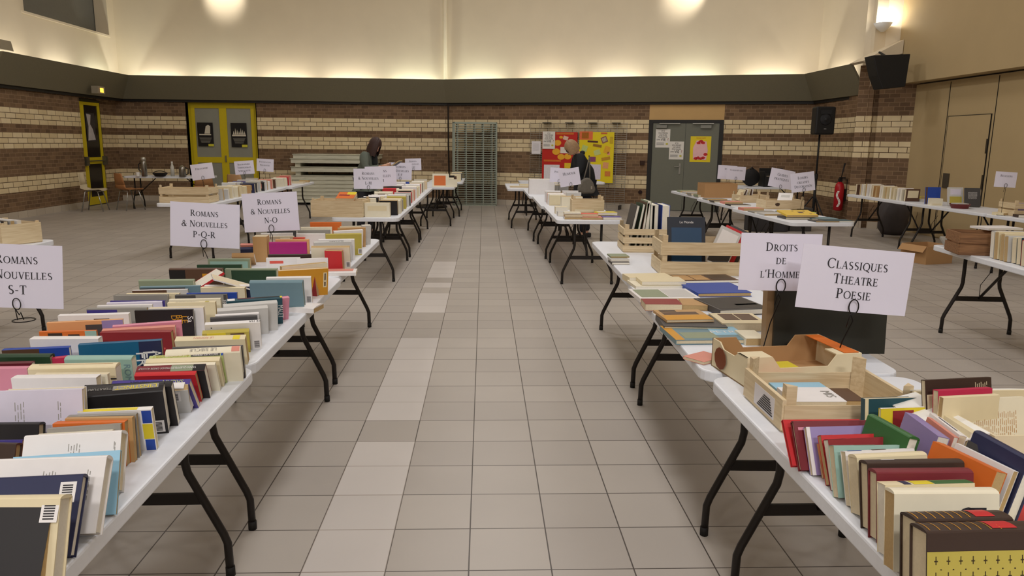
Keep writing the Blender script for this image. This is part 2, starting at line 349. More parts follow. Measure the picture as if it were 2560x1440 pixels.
# sloped light-cove ledge running round the hall
def offs(pts, o):
    out = []
    for i, p in enumerate(pts):
        ns = []
        for a, c in ((i-1, i), (i, i+1)):
            if 0 <= a and c < len(pts):
                dd = (pts[c]-pts[a]).normalized(); ns.append(Vector((dd.y, -dd.x, 0)))
        n = ns[0] if len(ns) == 1 else (ns[0]+ns[1]).normalized()
        out.append(p+n*(o/(n.dot(ns[0]))))
    return out
PATH = [Vector((-8.95, 14.2, 0)), Vector((-8.95, 19.4, 0)), A_, B_, Vector((7.22, 14.24, 0))]
SEC = [(.42, 3.03), (.10, 2.49), (.05, 2.49), (.36, 3.0), (.36, 3.03)]
OFF = [offs(PATH, o) for o, z in SEC]
for i in range(4):
    mb = MB(); n = len(SEC)
    vs = [(*OFF[k][i].xy, SEC[k][1]) for k in range(n)]+[(*OFF[k][i+1].xy, SEC[k][1]) for k in range(n)]
    mb.add(vs, [tuple(range(n-1, -1, -1)), tuple(range(n, 2*n))]+[(k, (k+1) % n, n+(k+1) % n, n+k) for k in range(n)])
    struct(mb.build('trim_%d' % (i+1), LEDGE))
    w0, w1 = PATH[i], PATH[i+1]; o0, o1 = offs(PATH, .06)[i], offs(PATH, .06)[i+1]
    mb = MB(); vs = [(*w0.xy, 2.43), (*w1.xy, 2.43), (*o1.xy, 2.43), (*o0.xy, 2.43), (*w0.xy, 2.5), (*w1.xy, 2.5), (*o1.xy, 2.5), (*o0.xy, 2.5)]
    mb.add(vs, [(0, 1, 2, 3), (4, 5, 6, 7), (0, 1, 5, 4), (1, 2, 6, 5), (2, 3, 7, 6), (3, 0, 4, 7)])
    struct(mb.build('trim_%d_gap_shade' % (i+1), DARK))  # closing strip, coloured dark to stand for the shaded gap below the ledge
mb = MB()  # closing triangle of the ledge's right end
# skirting
for nm, a, c, segs in (('baseboard_left', (-8.95, -9.2), (-8.95, 17.42), [(0, 26.62)]), ('baseboard_back_left', (-9.1, 19.4), (-.93, 19.4), [(0, 1.72), (3.42, 8.16)]), ('baseboard_back_right', A_, B_, [(0, dA), (dB, LEN-.01)]), ('baseboard_right', PA, PB, [(0, .27), (.37, .96)])):
    wall(nm, a, c, [(s, e, 0, .13) for s, e in segs], SKIRT, th=.014, y=-.014)
# pipe in the corner, and the black cable below the ledge
struct(MB().tube([(-.96, 19.3, 3.0), (-.96, 19.3, 7.2)], .045, 10).build('trim_corner_pipe', PLASTER, smooth=True))
p = at(1120, 500, .5)
cb = MB(); cb.tube([(-.9, 19.32, 2.45), (-.9, 19.33, 1.4), (-.88, 19.32, .45)], .017, 8); tag(cb.build('cable', M((32, 26, 22), .5)), 'black cable running down the brick wall below the corner pipe', 'cable')
# ---- yellow double door
YEL = M((206, 184, 24), .4, var=.06, name='yellow_paint'); PANE = M((146, 146, 134), .18, var=.12, scale=2.5, name='grey_pane')
HANDLE = M((150, 148, 140), .3, .9)
d = thing('door_1', None, None, (-7.38, 19.52, 0)); d['kind'] = 'structure'
f = MB(); f.box(0, .07, 0, .08, 0, 2.45); f.box(1.63, 1.7, 0, .08, 0, 2.45); f.box(.07, 1.63, 0, .08, 2.38, 2.45); f.build('door_frame', YEL, d)
for s in (0, 1):
    x = .07+s*.78; e = x+.78
    l = MB(); l.box(x, x+.09, -.02, .04, .02, 2.38); l.box(e-.09, e, -.02, .04, .02, 2.38)
    for z0_, z1_ in ((.02, .22), (.96, 1.1), (2.3, 2.38)): l.box(x+.09, e-.09, -.02, .04, z0_, z1_)
    lf = l.build('door_leaf', YEL, d)
    MB().box(x+.09, e-.09, .0, .015, .22, .96).box(x+.09, e-.09, .0, .015, 1.1, 2.3).build('glass_pane', PANE, lf)
MB().box(.86, .89, -.06, -.02, .98, 1.14).build('door_handle', HANDLE, d)
struct(MB().box(-7.38, -7.38+.0, 19.4, 19.5, 0, 2.46).box(-7.4, -7.38, 19.4, 19.6, 0, 2.46).box(-5.68, -5.66, 19.4, 19.6, 0, 2.46).box(-7.4, -5.66, 19.4, 19.6, 2.45, 2.47).build('trim_door_reveal', DARK))
def poster_on(name, label, px0, py0, px1, py1, Y, col, cat='poster'):
    a, c = aty(px0, py0, Y), aty(px1, py1, Y); w, h = c.x-a.x, a.z-c.z
    o = thing(name, label, cat, ((a.x+c.x)/2, Y, (a.z+c.z)/2))
    MB().box(-w/2, w/2, 0, .003, -h/2, h/2).build('sheet', M(col, .45, var=.04), o)
    return o, w, h
PW = M((214, 206, 186), .6, var=.05)
for i, (x_, lab) in enumerate((((492, 306, 535, 366), 'black poster with a pale sail shape on left leaf of yellow double door'), ((576, 307, 619, 368), 'black poster with a pale jagged skyline on right leaf of yellow double door'))):
    o, w_, h_ = poster_on('poster', lab, *x_, 19.485, (24, 22, 22))
    m_ = MB()
    if i == 0: m_.add([(-.02, -.004, .02), (.02, -.004, .2), (.08, -.004, .24), (.13, -.004, .2), (.12, -.004, .02)], [(0, 1, 2, 3, 4)]); m_.box(-.15, .14, -.004, -.002, -.02, .012)
    else:
        for k in range(7): xx = -.15+k*.045; m_.add([(xx, -.004, .0), (xx+.02, -.004, .1+.07*((k*5) % 3)/2), (xx+.045, -.004, .0)], [(0, 1, 2)])
        m_.box(-.17, .17, -.004, -.002, -.03, .008)
    m_.build('printed_shape', PW, o)
    t_ = MB()
    for k in range(5): t_.box(-.15+.01*k, .15-.012*k, -.004, -.002, -.09-.028*k, -.08-.028*k)
    t_.build('printed_text', M((150, 146, 134), .6), o)
    MB().box(.06, w_/2, -.005, -.002, -h_/2, -h_/2+.06).build('yellow_corner_flash', M((214, 206, 60), .5), o)
# ---- narrow yellow door in the left wall
d = thing('door_2', None, None, (-9.1, 17.44, 0), PI/2); d['kind'] = 'structure'
MB().box(0, .06, -.1, .06, 0, 2.4).box(1.02, 1.08, -.05, .06, 0, 2.4).box(.06, 1.02, -.05, .06, 2.34, 2.4).build('door_frame', M((60, 56, 30), .5), d)
l = MB(); l.box(.06, .3, -.07, -.02, .02, 2.34); l.box(.93, 1.02, -.07, -.02, .02, 2.34)
for z0_, z1_ in ((.02, .2), (.95, 1.1), (2.27, 2.34)): l.box(.3, .93, -.07, -.02, z0_, z1_)
lf = l.build('door_leaf', YEL, d)
BLK = M((26, 24, 24), .2, name='black_glass')
MB().box(.3, .93, -.05, -.04, .2, .95).box(.3, .93, -.05, -.04, 1.1, 2.27).build('glass_pane', BLK, lf)
MB().box(.08, .2, -.15, -.07, .92, 1.12).box(.94, 1.04, -.15, -.07, .92, 1.12).tube([(.12, -.13, 1.02), (1.0, -.13, 1.02)], .014).build('push_bar', M((104, 98, 80), .4, .5), d)
o = thing('poster', 'pale torn poster behind the dark pane of the narrow yellow door', 'poster', (-9.045, 17.98, 1.8), PI/2)
MB().box(-.16, .22, -.005, 0, -.34, .3).build('sheet', M((60, 56, 56), .5), o)
MB().add([(-.14, -.008, .28), (.06, -.008, .26), (.0, -.008, .05), (.1, -.008, -.06), (.2, -.008, -.3), (-.14, -.008, -.32), (-.08, -.008, 0)], [(0, 1, 2, 3, 4, 5, 6)]).build('printed_shape', M((190, 184, 184), .5, var=.3, scale=9), o)
# ---- grey double door in the back right wall
d = thing('door_3', None, None, A_+RD*dA, math.atan2(RD.y, RD.x)); d['kind'] = 'structure'
W3 = dB-dA
GREY = M((112, 113, 100), .5, var=.04, name='grey_green_paint'); BLKP = M((34, 33, 30), .5)
MB().box(0, .09, -.02, .1, 0, 2.085).box(W3-.09, W3, -.02, .1, 0, 2.085).box(.09, W3-.09, -.02, .1, 2.02, 2.085).build('door_frame', BLKP, d)
for s in (0, 1):
    x = .095+s*(W3/2-.095+.003); lf = MB().box(x, x+W3/2-.098, .0, .05, .01, 2.015).build('door_leaf', GREY, d)
    xc = x+(.2 if s == 0 else .45)
    MB().box(xc-.12, xc+.12, -.05, 0, 1.9, 1.97).build('door_closer', M((128, 127, 118), .4, .3), lf)
    MB().box(x+.15, x+.62, -.06, -.03, 1.995, 2.015).build('closer_arm', M((170, 168, 160), .3, .6), lf)
h = MB(); h.box(W3/2-.11, W3/2-.07, -.012, 0, .85, 1.1); h.tube([(W3/2-.09, -.03, 1.03), (W3/2-.22, -.05, 1.03)], .012); h.build('door_handle', HANDLE, d)
def sheet_r(name, label, px0, py0, px1, py1, col, off=.012, rot=0, cat='poster'):
    a, za = onR(px0, py0); c, zc = onR(px1, py1); w, h = c-a, za-zc
    o = thing(name, label, cat, A_+RD*((a+c)/2)+RN*off+Vector((0, 0, (za+zc)/2)), rot=(0, rot, math.atan2(RD.y, RD.x)))
    MB().box(-w/2, w/2, 0, .003, -h/2, h/2).build('sheet', M(col, .5, var=.03), o)
    return o, w, h
INK = M((44, 42, 46), .6, name='ink'); INKG = M((120, 118, 122), .6)
def blood_poster(o, w, h):
    R9 = (PI/2, 0, 0)
    for s_, z_, sz in (('ET SI', .4, .12), ('VOUS PRENIEZ', .29, .115), ('UNE HEURE', .18, .12), ('POUR SAUVER', .07, .115)): ftext(s_, sz*h*.85, INK, o, (0, -.004, z_*h), R9, sx=.8)
    ftext('UNE', .1*h, INK, o, (-.3*w, -.004, -.07*h), R9)
    ftext('VIE', .2*h, INK, o, (.03*w, -.004, -.07*h), R9); ftext('?', .2*h, M((150, 40, 40), .6), o, (.36*w, -.004, -.06*h), R9)
    t = MB()
    for k in range(3): t.box(-.42*w, .1*w, -.004, -.002, (-.25-.05*k)*h, (-.235-.05*k)*h)
    t.build('printed_text', INKG, o); MB().prism([(.07*h*math.cos(a*.7), .05*h*math.sin(a*.7)) for a in range(9)], 0, .002, TR(.3*w, -.002, -.3*h, rx=PI/2)).build('logo', M((196, 186, 60), .6), o)
o = sheet_r('notice', 'white notice with bold VIE, upper left of the grey double door', 1640, 323, 1674, 369, (226, 222, 214), .004); blood_poster(*o)
o = sheet_r('notice', 'white notice with bold VIE, lower of two on the grey double door', 1674, 353.5, 1708, 399, (226, 222, 214), .004); blood_poster(*o)
o, w_, h_ = sheet_r('poster', 'yellow poster with red figures on right leaf of grey double door', 1727, 340.5, 1775, 405.5, (232, 208, 30), .004)
MB().prism([(-.34*w_, -.4*h_), (.3*w_, -.42*h_), (.36*w_, -.05*h_), (.28*w_, .3*h_), (-.2*w_, .34*h_), (-.36*w_, .05*h_)], 0, .002, TR(0, -.003, 0, rx=PI/2)).build('pink_panel', M((238, 190, 190), .6), o)
RED = M((196, 40, 44), .6)
mb = MB(); r5 = random.Random(5)
for cx_, cz_ in ((.0, .3), (-.1, .24), (.12, .24), (-.2, -.36), (-.08, -.34), (.05, -.37), (.16, -.33), (.24, -.2)):
    mb.prism([((.05+.04*r5.random())*w_*1.5*math.cos(a*.8), (.04+.03*r5.random())*h_*math.sin(a*.8)) for a in range(8)], 0, .0025, TR(cx_*w_, -.0035, cz_*h_, rx=PI/2))
mb.build('printed_figures', RED, o)
ftext('LIVRES', .07*h_, M((214, 70, 100), .6), o, (0, -.0045, .1*h_), (PI/2, 0, 0)); ftext("D'OCCASION", .1*h_, M((214, 70, 100), .6), o, (0, -.0045, 0), (PI/2, 0, 0), sx=.8); ftext('GRANDE VENTE', .05*h_, RED, o, (0, -.0045, .43*h_), (PI/2, 0, 0))
# small wall fittings
tag(MB().box(-.05, .05, -.06, 0, -.05, .05).build('switch_box', M((52, 30, 20), .5), loc=A_+RD*(onR(1605, 407)[0])+RN*.0+Vector((0, 0, onR(1605, 407)[1]))), 'small brown socket box on bricks left of the grey double door, upper', 'socket')
tag(MB().lathe([(.045, 0), (.045, .04)], 14, TR(rx=PI/2)).build('wall_socket', M((40, 16, 12), .5), loc=A_+RD*(onR(1600, 480)[0])+Vector((0, 0, onR(1600, 480)[1]))), 'round dark red socket low on bricks left of the grey double door', 'socket')
o = thing('emergency_light', 'lit orange emergency exit light on the ledge above the narrow yellow door', 'light', atx(243, 225, -8.62), PI/2)
MB().box(-.16, .16, -.09, .05, -.08, .08).build('housing', M((150, 140, 120), .5), o); MB().box(-.05, .09, -.095, -.088, -.05, .04).build('lamp_lens', emit((255, 176, 50), 3.5), o)
tag(MB().box(-.05, 0, -.08, .08, -.08, .08).build('wall_sensor', WHITE, loc=Vector((7.22, *atx(2042, 72, 7.22).yz))), 'small white sensor box high on the cream wall', 'sensor')
p = aty(1815, 181, 16.9)
mb = MB(); n = 16
mb.tube([(.045*math.cos(2*PI*i/n), 0, .045*math.sin(2*PI*i/n)) for i in range(n+1)], .008, 6); mb.tube([(0, 0, -.045), (0, 0, -.14)], .006, 6)
tag(mb.build('hanging_ring', WHITE, loc=Vector((p.x, 17.45-.0, 3.1))), 'small pale ring standing on the cove ledge above the grey door', 'ring')
# wall vent top right
o = thing('wall_vent', 'slatted air vent high on the beam at upper right corner', 'vent', (7.5, 11.1, 4.2))
MB().box(-.015, .0, -1.0, 1.0, -.03, .6).build('vent_frame', PARTN, o)
for k in range(4): MB().box(-.022, -.012, -.95+.48*k, -.55+.48*k, .03, .55).build('vent_slot', M((96, 84, 66), .6), o)
# ================================================================ FOLDING TABLES
TZ = .72
TW, TL = .72, 1.825
TABW = M((226, 229, 236), .42, var=.03, scale=60, bump=.04, name='white_blow_moulded_plastic')
LEGM = M((36, 31, 28), .45, .2, name='black_tube_steel')
FOOT = M((24, 22, 20), .7, name='black_rubber')
def rrect(w, l, r, n=5):
    pts = []
    for cx, cy, a0 in ((w/2-r, l-r, 0), (-w/2+r, l-r, 90), (-w/2+r, r, 180), (w/2-r, r, 270)):
        for i in range(n+1):
            a = math.radians(a0+90*i/n); pts.append((cx+r*math.cos(a), cy+r*math.sin(a)))
    return pts
def make_table(L=TL, W=TW):
    t = thing('folding_table', 'x', 'table')
    MB().prism(rrect(W, L, .07), TZ-.042, TZ).build('tabletop', TABW, t, bevel=.006)
    for ye, s in ((.16, 1), (L-.16, -1)):
        lg = MB().tube([(-.145, ye, TZ-.04), (.145, ye, TZ-.04)], .013).build('leg_rail', LEGM, t)
        for sx in (-1, 1):
            pth = [(sx*.145, ye, TZ-.04), (sx*.145, ye, .43), (sx*.152, ye, .39), (sx*.26, ye, .16), (sx*.272, ye, .125), (sx*.275, ye, .0)]
            o = MB().tube(pth, .0145, 10).build('leg', LEGM, t, smooth=True)
            MB().tube([(sx*.275, ye, 0), (sx*.275, ye, .035)], .0165, 10).build('rubber_foot', FOOT, o, smooth=True)
        MB().box(-.195, .195, ye-.006, ye+.006, .275, .315).build('crossbar', LEGM, t)
        MB().tube([(0, ye, .3), (0, ye+s*.42, TZ-.045)], .011).build('brace', LEGM, t, smooth=True)
        MB().tube([(0, ye, .30), (-.03, ye+s*.05, .42), (.02, ye+s*.1, .55)], .003, 6).build('lock_wire', LEGM, t, smooth=True)
    return t
T0 = None
TABLES = {}
def table(key, xc, y0, label, yaw=0, group='white folding tables'):
    global T0
    if T0 is None: T0 = make_table(); t = T0
    else: t = copy_tree(T0)
    t.location = (xc, y0, 0); t.rotation_euler = (0, 0, yaw); tag(t, label, 'table', group); TABLES[key] = t
    return t
h_ = TW/2
table('L1', -.775-h_, .79, 'white folding table nearest on the left, running out of the bottom edge', .02)
table('L2', -.828-h_, 2.625, 'white folding table second from the front in the left aisle row', .008)
table('L3', -.858-h_, 4.46, 'white folding table third from the front in the left aisle row', .004)
table('L4', -.91-h_, 8.06, 'white folding table at near end of far left aisle row, crate on its corner')
table('L5', -.91-h_, 9.89, 'white folding table in the middle of the far left aisle row')
table('L6', -.915-h_, 11.72, 'white folding table at far end of the left aisle row')
table('L7', -.53-h_, 13.75, 'white folding table offset right behind the left aisle row, orange picture on it')
table('L8', -.43-h_, 15.6, 'white folding table farthest in the left aisle rows, before the green grilles')
table('R1', .79+h_, .68, 'white folding table nearest on the right, running out of the bottom edge')
table('R2a', .785+h_, 2.54, 'white folding table under the two big front right signs', -.035)
table('R2b', .86+h_, 4.375, 'white folding table with two slatted crates on the right of the aisle', -.02)
table('RB1', .775+h_, 7.95, 'white folding table across the aisle with a yellow wrapped pile on its end')
table('RB2', .745+h_, 9.78, 'white folding table behind the tilted HUMOUR sign')
table('RB3', .70+h_, 11.61, 'white folding table beside the blonde person, third of its row')
table('RB4', .42+h_, 13.5, 'white folding table left of the display grid, legs standing clear by the aisle')
table('RC1', 3.27+h_, 7.88, 'white folding table with the yellow folder near its end', .03)
table('RC2', 3.32+h_, 9.71, 'white folding table with cardboard box and open crate of cards', .03)
table('RC3', 3.37+h_, 11.54, 'white folding table in front of the grey double door', .03)
table('RD1', 6.23+h_, 10.97, 'white folding table near the fire extinguisher, row of cream books')
table('RD2', 6.22+h_, 9.13, 'white folding table with blue book and red tray, by the partition')
table('RD3', 6.2+h_, 7.29, 'white folding table at right edge below the crate with a sign')
table('RE', 3.56+h_, 4.27, 'white folding table at right edge with brown crate and leaning books', -.1)
table('LN', -3.43-h_, 4.31, 'white folding table cut by the left edge, crate on its corner')
table('LM1', -3.446-h_, 9.7, 'white folding table in the middle left row with the slatted crate')
table('LM2', -3.446-h_, 11.54, 'white folding table behind the slatted crate, middle left row', 0)
table('LM3', -3.39-h_, 13.5, 'white folding table at far end of the middle left row', 0)
table('BK', -7.95, 17.35, 'white refreshment table with flask and bottle before the brick wall', -PI/2)
table('FW', .75, 16.35, 'white folding table before the display grid, behind the blonde person', -PI/2)
table('FG', 4.75, 15.1, 'white folding table with black bags right of the grey double door', -PI/2)
# ================================================================ SIGNS on wire stands
PAPER = M((226, 222, 238), .7, var=.02, scale=5, name='printed_paper')
WIRE = M((34, 30, 28), .4, .6, name='black_wire')
def sign(name_label, px, py, pw, ph, Y, lines, tilt=0, yaw=0, ring=None, base=None, sheet_only=False, grp=None):
    """px,py: middle of the sheet in the picture; it stands Y metres away on a wire foot"""
    c = aty(px, py, Y); k = (c-EYE).dot(FW)/F
    w, h = pw*k/max(.5, math.cos(yaw)), ph*k
    bx, by = (base if base else (c.x, c.y))
    o = thing('table_sign', name_label, 'sign', (bx, by, TZ), 0)
    if grp: o['group'] = grp
    X = TR(c.x-bx, c.y-by, c.z-TZ, yaw) @ Matrix.Rotation(tilt, 4, 'Y') @ Matrix.Rotation(PI/2-.06, 4, 'X')
    mb = MB(); n = 6; vs = []; fs = []
    for i in range(n+1):
        u = i/n-.5; b = .012*math.cos(u*PI)
        vs += [(u*w, -h/2, b), (u*w, h/2, b+.004), (u*w, -h/2, b-.0012), (u*w, h/2, b+.0028)]
    for i in range(n):
        a = 4*i; fs += [(a, a+4, a+5, a+1), (a+2, a+3, a+7, a+6), (a, a+2, a+6, a+4), (a+1, a+5, a+7, a+3)]
    fs += [(0, 1, 3, 2), (4*n, 4*n+2, 4*n+3, 4*n+1)]
    mb.add(vs, fs, X).build('paper_sheet', PAPER, o)
    tb = MB(); serif_mesh([(t_, s*h*.93, y*h) for t_, s, y in lines], tb, None)
    tb.v = [tuple(X @ Vector((a, b, .012*math.cos(PI*a/w)+.004*(b/h+.5)+.0011))) for a, b, _ in tb.v]; tb.build('lettering', INK, o)
    # wire: ring clip gripping the lower edge, stem and coiled foot
    q = X @ Vector((0, -h/2+.02, .02)); r = .017
    wb = MB(); ring_ = [q+Vector((r*math.sin(a), -.004, r*1.5*math.cos(a))) for a in [math.radians(v) for v in range(-150, 211, 20)]]
    stem = [ring_[-1], q+Vector((.004, 0, -.05)), Vector(((q.x)*.5+.0, q.y*.5, q.z*.5)), Vector((0, 0, .006))]
    wb.tube(ring_+stem, .0022, 6); wb.tube([ring_[0], q+Vector((-.012, .01, -.075))], .002, 6)
    wb.tube([(.045*math.cos(a*.5), .045*math.sin(a*.5), .004) for a in range(14)], .0025, 6)
    wb.build('wire_holder', WIRE, o, smooth=True)
    return o
RN3 = lambda a: [('Romans', .15, .27), ('& Nouvelles', .15, .03), (a, .15, -.21)]
sign('white sign reading ROMANS & NOUVELLES S-T, cut by the left edge', 47, 690, 205, 160, 3.32, RN3('S-T'), .055, .1)
sign('white sign reading ROMANS & NOUVELLES P-Q-R on second left table', 513, 563, 166, 110, 4.38, RN3('P-Q-R'), .055, .08, base=(-1.59, 4.42))
sign('white sign reading ROMANS & NOUVELLES N-O on third left table', 677, 530, 135, 96, 5.2, RN3('N-O'), -.05, .05)
sign('white sign reading ROMANS & NOUVELLES L-M in front of far left row', 921, 447, 72, 50, 10.0, RN3('L-M'), 0, .1)
sign('white sign half hidden directly behind the front L-M sign', 952, 441, 76, 50, 11.0, RN3('L-M'), -.04, .1)
sign('white sign reading ROMANS & NOUVELLES E-F in far left row', 1001, 428, 56, 42, 12.6, RN3('E-F'), .03, .1)
sign('white sign reading ROMANS & NOUVELLES C-D, farthest right of the left row', 1033, 411, 40, 29, 14.3, RN3('C-D'), -.03, .0)
sign('tilted white sign reading HUMOUR on the right aisle row', 1424, 443, 52, 43, 10.6, [('Humour', .17, .22)], -.17, .0)
sign('blank white sign mostly hidden behind the HUMOUR sign', 1398, 438, 46, 36, 11.4, [('Policiers', .14, .22)], .05, .0)
sign('tilted white sign reading PHILOSOPHIE above the slatted crate', 506, 429, 55, 39, 10.4, [('Philosophie', .13, .2)], -.13, 0)
sign('white sign with three lines before the yellow double door, BIOGRAPHIES', 611, 419, 48, 33, 12.6, [('Biographies', .15, .25), ('Temoignages', .15, .02), ('Spiritualite', .15, -.22)], -.08, 0)
sign('small white sign right of the yellow double door, PSYCHOLOGIE', 663, 413, 42, 31, 14.0, [('Psychologie', .14, .25), ('Pedagogie', .14, .0)], .05, 0)
sign("white sign reading DROITS DE L'HOMME on the right front table", 1950, 655, 203, 143, 2.71, [('Droits', .155, .27), ('de', .15, .04), ("l'Homme", .155, -.2)], .01, -.02, base=(1.06, 2.735))
sign('large white sign reading CLASSIQUES THEATRE POESIE, nearest on the right', 2136, 700, 277, 160, 2.5, [('Classiques', .165, .24), ('Theatre', .165, .01), ('Poesie', .165, -.22)], .075, -.05, base=(1.225, 2.5))
sign('white sign reading GUIDES PRATIQUES on the row before the speaker', 1954, 447, 62, 46, 10.5, [('Guides', .16, .2), ('pratiques', .16, -.02)], .17, 0)
sign('white sign reading LOISIRS CREATIFS DECORATION before the speaker stand', 2007, 455, 60, 47, 9.5, [('Loisirs', .15, .24), ('creatifs', .15, .0), ('Decoration', .15, -.22)], -.13, 0)
sign('white sign reading CUISINE & VINS beside the cardboard box', 1840, 433, 48, 33, 12.0, [('Cuisine & vins', .13, .22)], .06, 0)
sign('white sign partly hidden left of the CUISINE & VINS sign', 1818, 431, 48, 34, 12.8, [('Sports', .13, .25)], .04, 0)
sign('pale sign reading RELIGIONS over the far right crate', 2514, 449, 52, 38, 8.9, [('Religions', .15, .24)], .05, -.1)
# ================================================================ CRATES AND BOXES
CRW = wood((216, 196, 160), (198, 174, 136), name='poplar_crate_wood')
CRE = wood((222, 204, 168), (206, 184, 146), (14, 1, 14), 'poplar_end_grain')
CRB = wood((150, 108, 70), (116, 80, 50), name='brown_crate_wood')
CARD = M((176, 136, 92), .8, var=.06, scale=6, name='cardboard')
CARDP = M((222, 208, 174), .7, var=.05, scale=6, name='printed_cardboard')
def crate(label, x, y, rz, L=.5, W=.3, Hh=.2, slats=2, gap=.03, mt=None, end=None, z=TZ, post=.03, posth=.04, print_=False, group='fruit crates on the tables'):
    o = thing('wooden_crate', label, 'crate', (x, y, z), rz, group); mt = mt or CRW; t = .006
    sh = (Hh-gap*(slats-1))/slats
    MB().box(-L/2, L/2, -W/2, W/2, 0, .006).build('base_board', mt, o)
    for nm, s in (('side_board', -1), ('side_board', 1)):
        mb = MB()
        for k in range(slats): mb.box(-L/2, L/2, s*W/2-t/2, s*W/2+t/2, .006+k*(sh+gap), .006+k*(sh+gap)+sh)
        mb.build(nm, mt, o)
    for s in (-1, 1):
        mb = MB(); hh = Hh if end is None else end; n2 = slats
        s2 = (hh-gap*(n2-1))/n2
        for k in range(n2): mb.box(s*L/2-t, s*L/2+t, -W/2, W/2, .006+k*(s2+gap), .006+k*(s2+gap)+s2)
        mb.build('end_board', CRE if mt is CRW else mt, o)
        for sy in (-1, 1): MB().prism([(s*(L/2-.006), sy*(W/2-.006)), (s*(L/2-.006-post), sy*(W/2-.006)), (s*(L/2-.006), sy*(W/2-.006-post))], .006, max(Hh, hh)+posth).build('corner_post', mt, o)
    return o
def boxx(label, x, y, rz, L, W, Hh, mt, z=TZ, flaps=True, t=.006, name='cardboard_box'):
    o = thing(name, label, 'box', (x, y, z), rz)
    MB().box(-L/2, L/2, -W/2, W/2, 0, t).box(-L/2, L/2, -W/2, -W/2+t, t, Hh).box(-L/2, L/2, W/2-t, W/2, t, Hh).box(-L/2, -L/2+t, -W/2+t, W/2-t, t, Hh).box(L/2-t, L/2, -W/2+t, W/2-t, t, Hh).build('box_body', mt, o)
    if flaps:
        for s in (-1, 1):
            MB().box(0, .1, -W/2+.01, W/2-.01, -.002, .002, TR(s*L/2, 0, Hh, 0 if s > 0 else PI) @ Matrix.Rotation(.9, 4, 'Y')).build('flap', mt, o)
    return o
def cen(px, py, Z=TZ): p = at(px, py, Z); return p.x, p.y
# near right: open wooden tray and printed fruit box
x_, y_ = cen(2070, 1010)
k1 = crate('open wooden tray crate with small books below the CLASSIQUES sign', 1.033, 2.135, .0, .375, .31, .075, 1, mt=CRW, end=.09, posth=.045)
MB().box(-.1915, -.194, -.1, .06, .015, .08).build('shipping_label', M((226, 222, 224), .5), k1)
tb = MB()
for k in range(7): tb.box(-.1955, -.194, -.09+.004*k, .03-.008*k, .022+.007*k, .025+.007*k)
tb.build('label_print', INK, k1)
fb = thing('fruit_box', 'printed open cardboard fruit box behind the wooden tray crate', 'box', (1.063, 2.534, TZ), .14)
L_, W_, H__ = .417, .263, .1; t_ = .005
def notch(w, h, hc, cw):                     # end panel: high corners, low middle
    return [(-w/2, 0), (w/2, 0), (w/2, hc), (w/2-cw, hc), (w/2-cw-.03, h), (-w/2+cw+.03, h), (-w/2+cw, hc), (-w/2, hc)]
for s, nm in ((-1, 'front_panel'), (1, 'back_panel')):
    MB().prism(notch(L_, .065, .105, .09), 0, t_, TR(0, s*W_/2, 0, rx=PI/2)).build(nm, CARD if s > 0 else CARDP, fb)
for s in (-1, 1):
    e = MB().prism(notch(W_, .085, .105, .06), 0, t_, TR(s*L_/2, 0, 0, rz=PI/2, rx=PI/2)).build('end_panel', CARDP, fb)
MB().box(-L_/2, L_/2, -W_/2, W_/2, 0, t_).build('bottom_panel', CARD, fb)
for s in (-1, 1): MB().box(s*L_/2-(.09 if s > 0 else 0), s*L_/2+(0 if s > 0 else .09), -W_/2, -W_/2+.07, .101, .105).build('corner_flap', CARDP, fb)
OR = M((214, 110, 30), .6)
MB().prism([(.045*math.cos(a*.6), .04*math.sin(a*.6)) for a in range(11)], 0, .001, TR(-L_/2-.006, .05, .05, rz=-PI/2, rx=PI/2)).build('fruit_emblem', M((120, 60, 30), .6), fb)
MB().prism([(.032*math.cos(a*.6), .022*math.sin(a*.6)) for a in range(11)], 0, .001, TR(-.12, -W_/2-.006, .03, rx=PI/2)).build('pear_print', M((176, 150, 106), .6), fb)
MB().box(.15, .205, -W_/2+.005, W_/2-.02, .106, .108).build('orange_print', OR, fb)
# box on its own behind the second column of books, right edge
hb = boxx('open white-lined cardboard box of big books at right edge', 1.37, 1.8, .03, .34, .33, .13, CARDP, flaps=False)
MB().box(-.06, .0, .16, .165, .12, .165).build('cardboard_tab', CARD, hb); MB().box(0, .09, -.15, .15, -.002, .002, TR(-.17, 0, .13, PI) @ Matrix.Rotation(.25, 4, 'Y')).build('white_flap', WHITE, hb); MB().box(-.16, .16, 0, .06, -.002, .002, TR(0, .165, .13, rx=-.3)).build('white_flap', WHITE, hb); MB().box(.06, .17, -.171, -.165, .05, .16).build('front_flap', CARD, hb)
# far crates
crate('slatted crate with blue and grey books on the right of the aisle, farther one', 1.34, 5.72, -.05, .56, .34, .17, 3, .018)
crate('slatted crate holding the blue night-sky book, nearer one', 1.42, 4.72, -.05, .62, .33, .2, 2, .04, posth=.05)
crate('low wooden crate with orange book at the near left aisle corner', -1.56, 8.3, -.08, .55, .36, .17, 1, posth=.03)
crate('slatted crate below the PHILOSOPHIE sign', -3.84, 10.0, 0, .62, .36, .18, 2, .03, end=.19)
crate('pale crate with a hand hole at the far left edge', -3.72, 5.95, -.5, .44, .3, .15, 1, posth=.02)
crate('plywood crate with raised back on the right aisle row', 1.2, 8.75, -.03, .36, .26, .16, 1, posth=.05)
crate('wooden crate of leaning cards by the cardboard box', 3.84, 10.75, .1, .42, .3, .1, 1, posth=.05)
crate('wooden crate with dark print under the tilted white leaflet', 3.86, 9.7, .05, .5, .3, .11, 1, posth=.05)
crate('wooden crate under the RELIGIONS sign', 6.58, 8.9, -.1, .46, .34, .15, 2, .02)
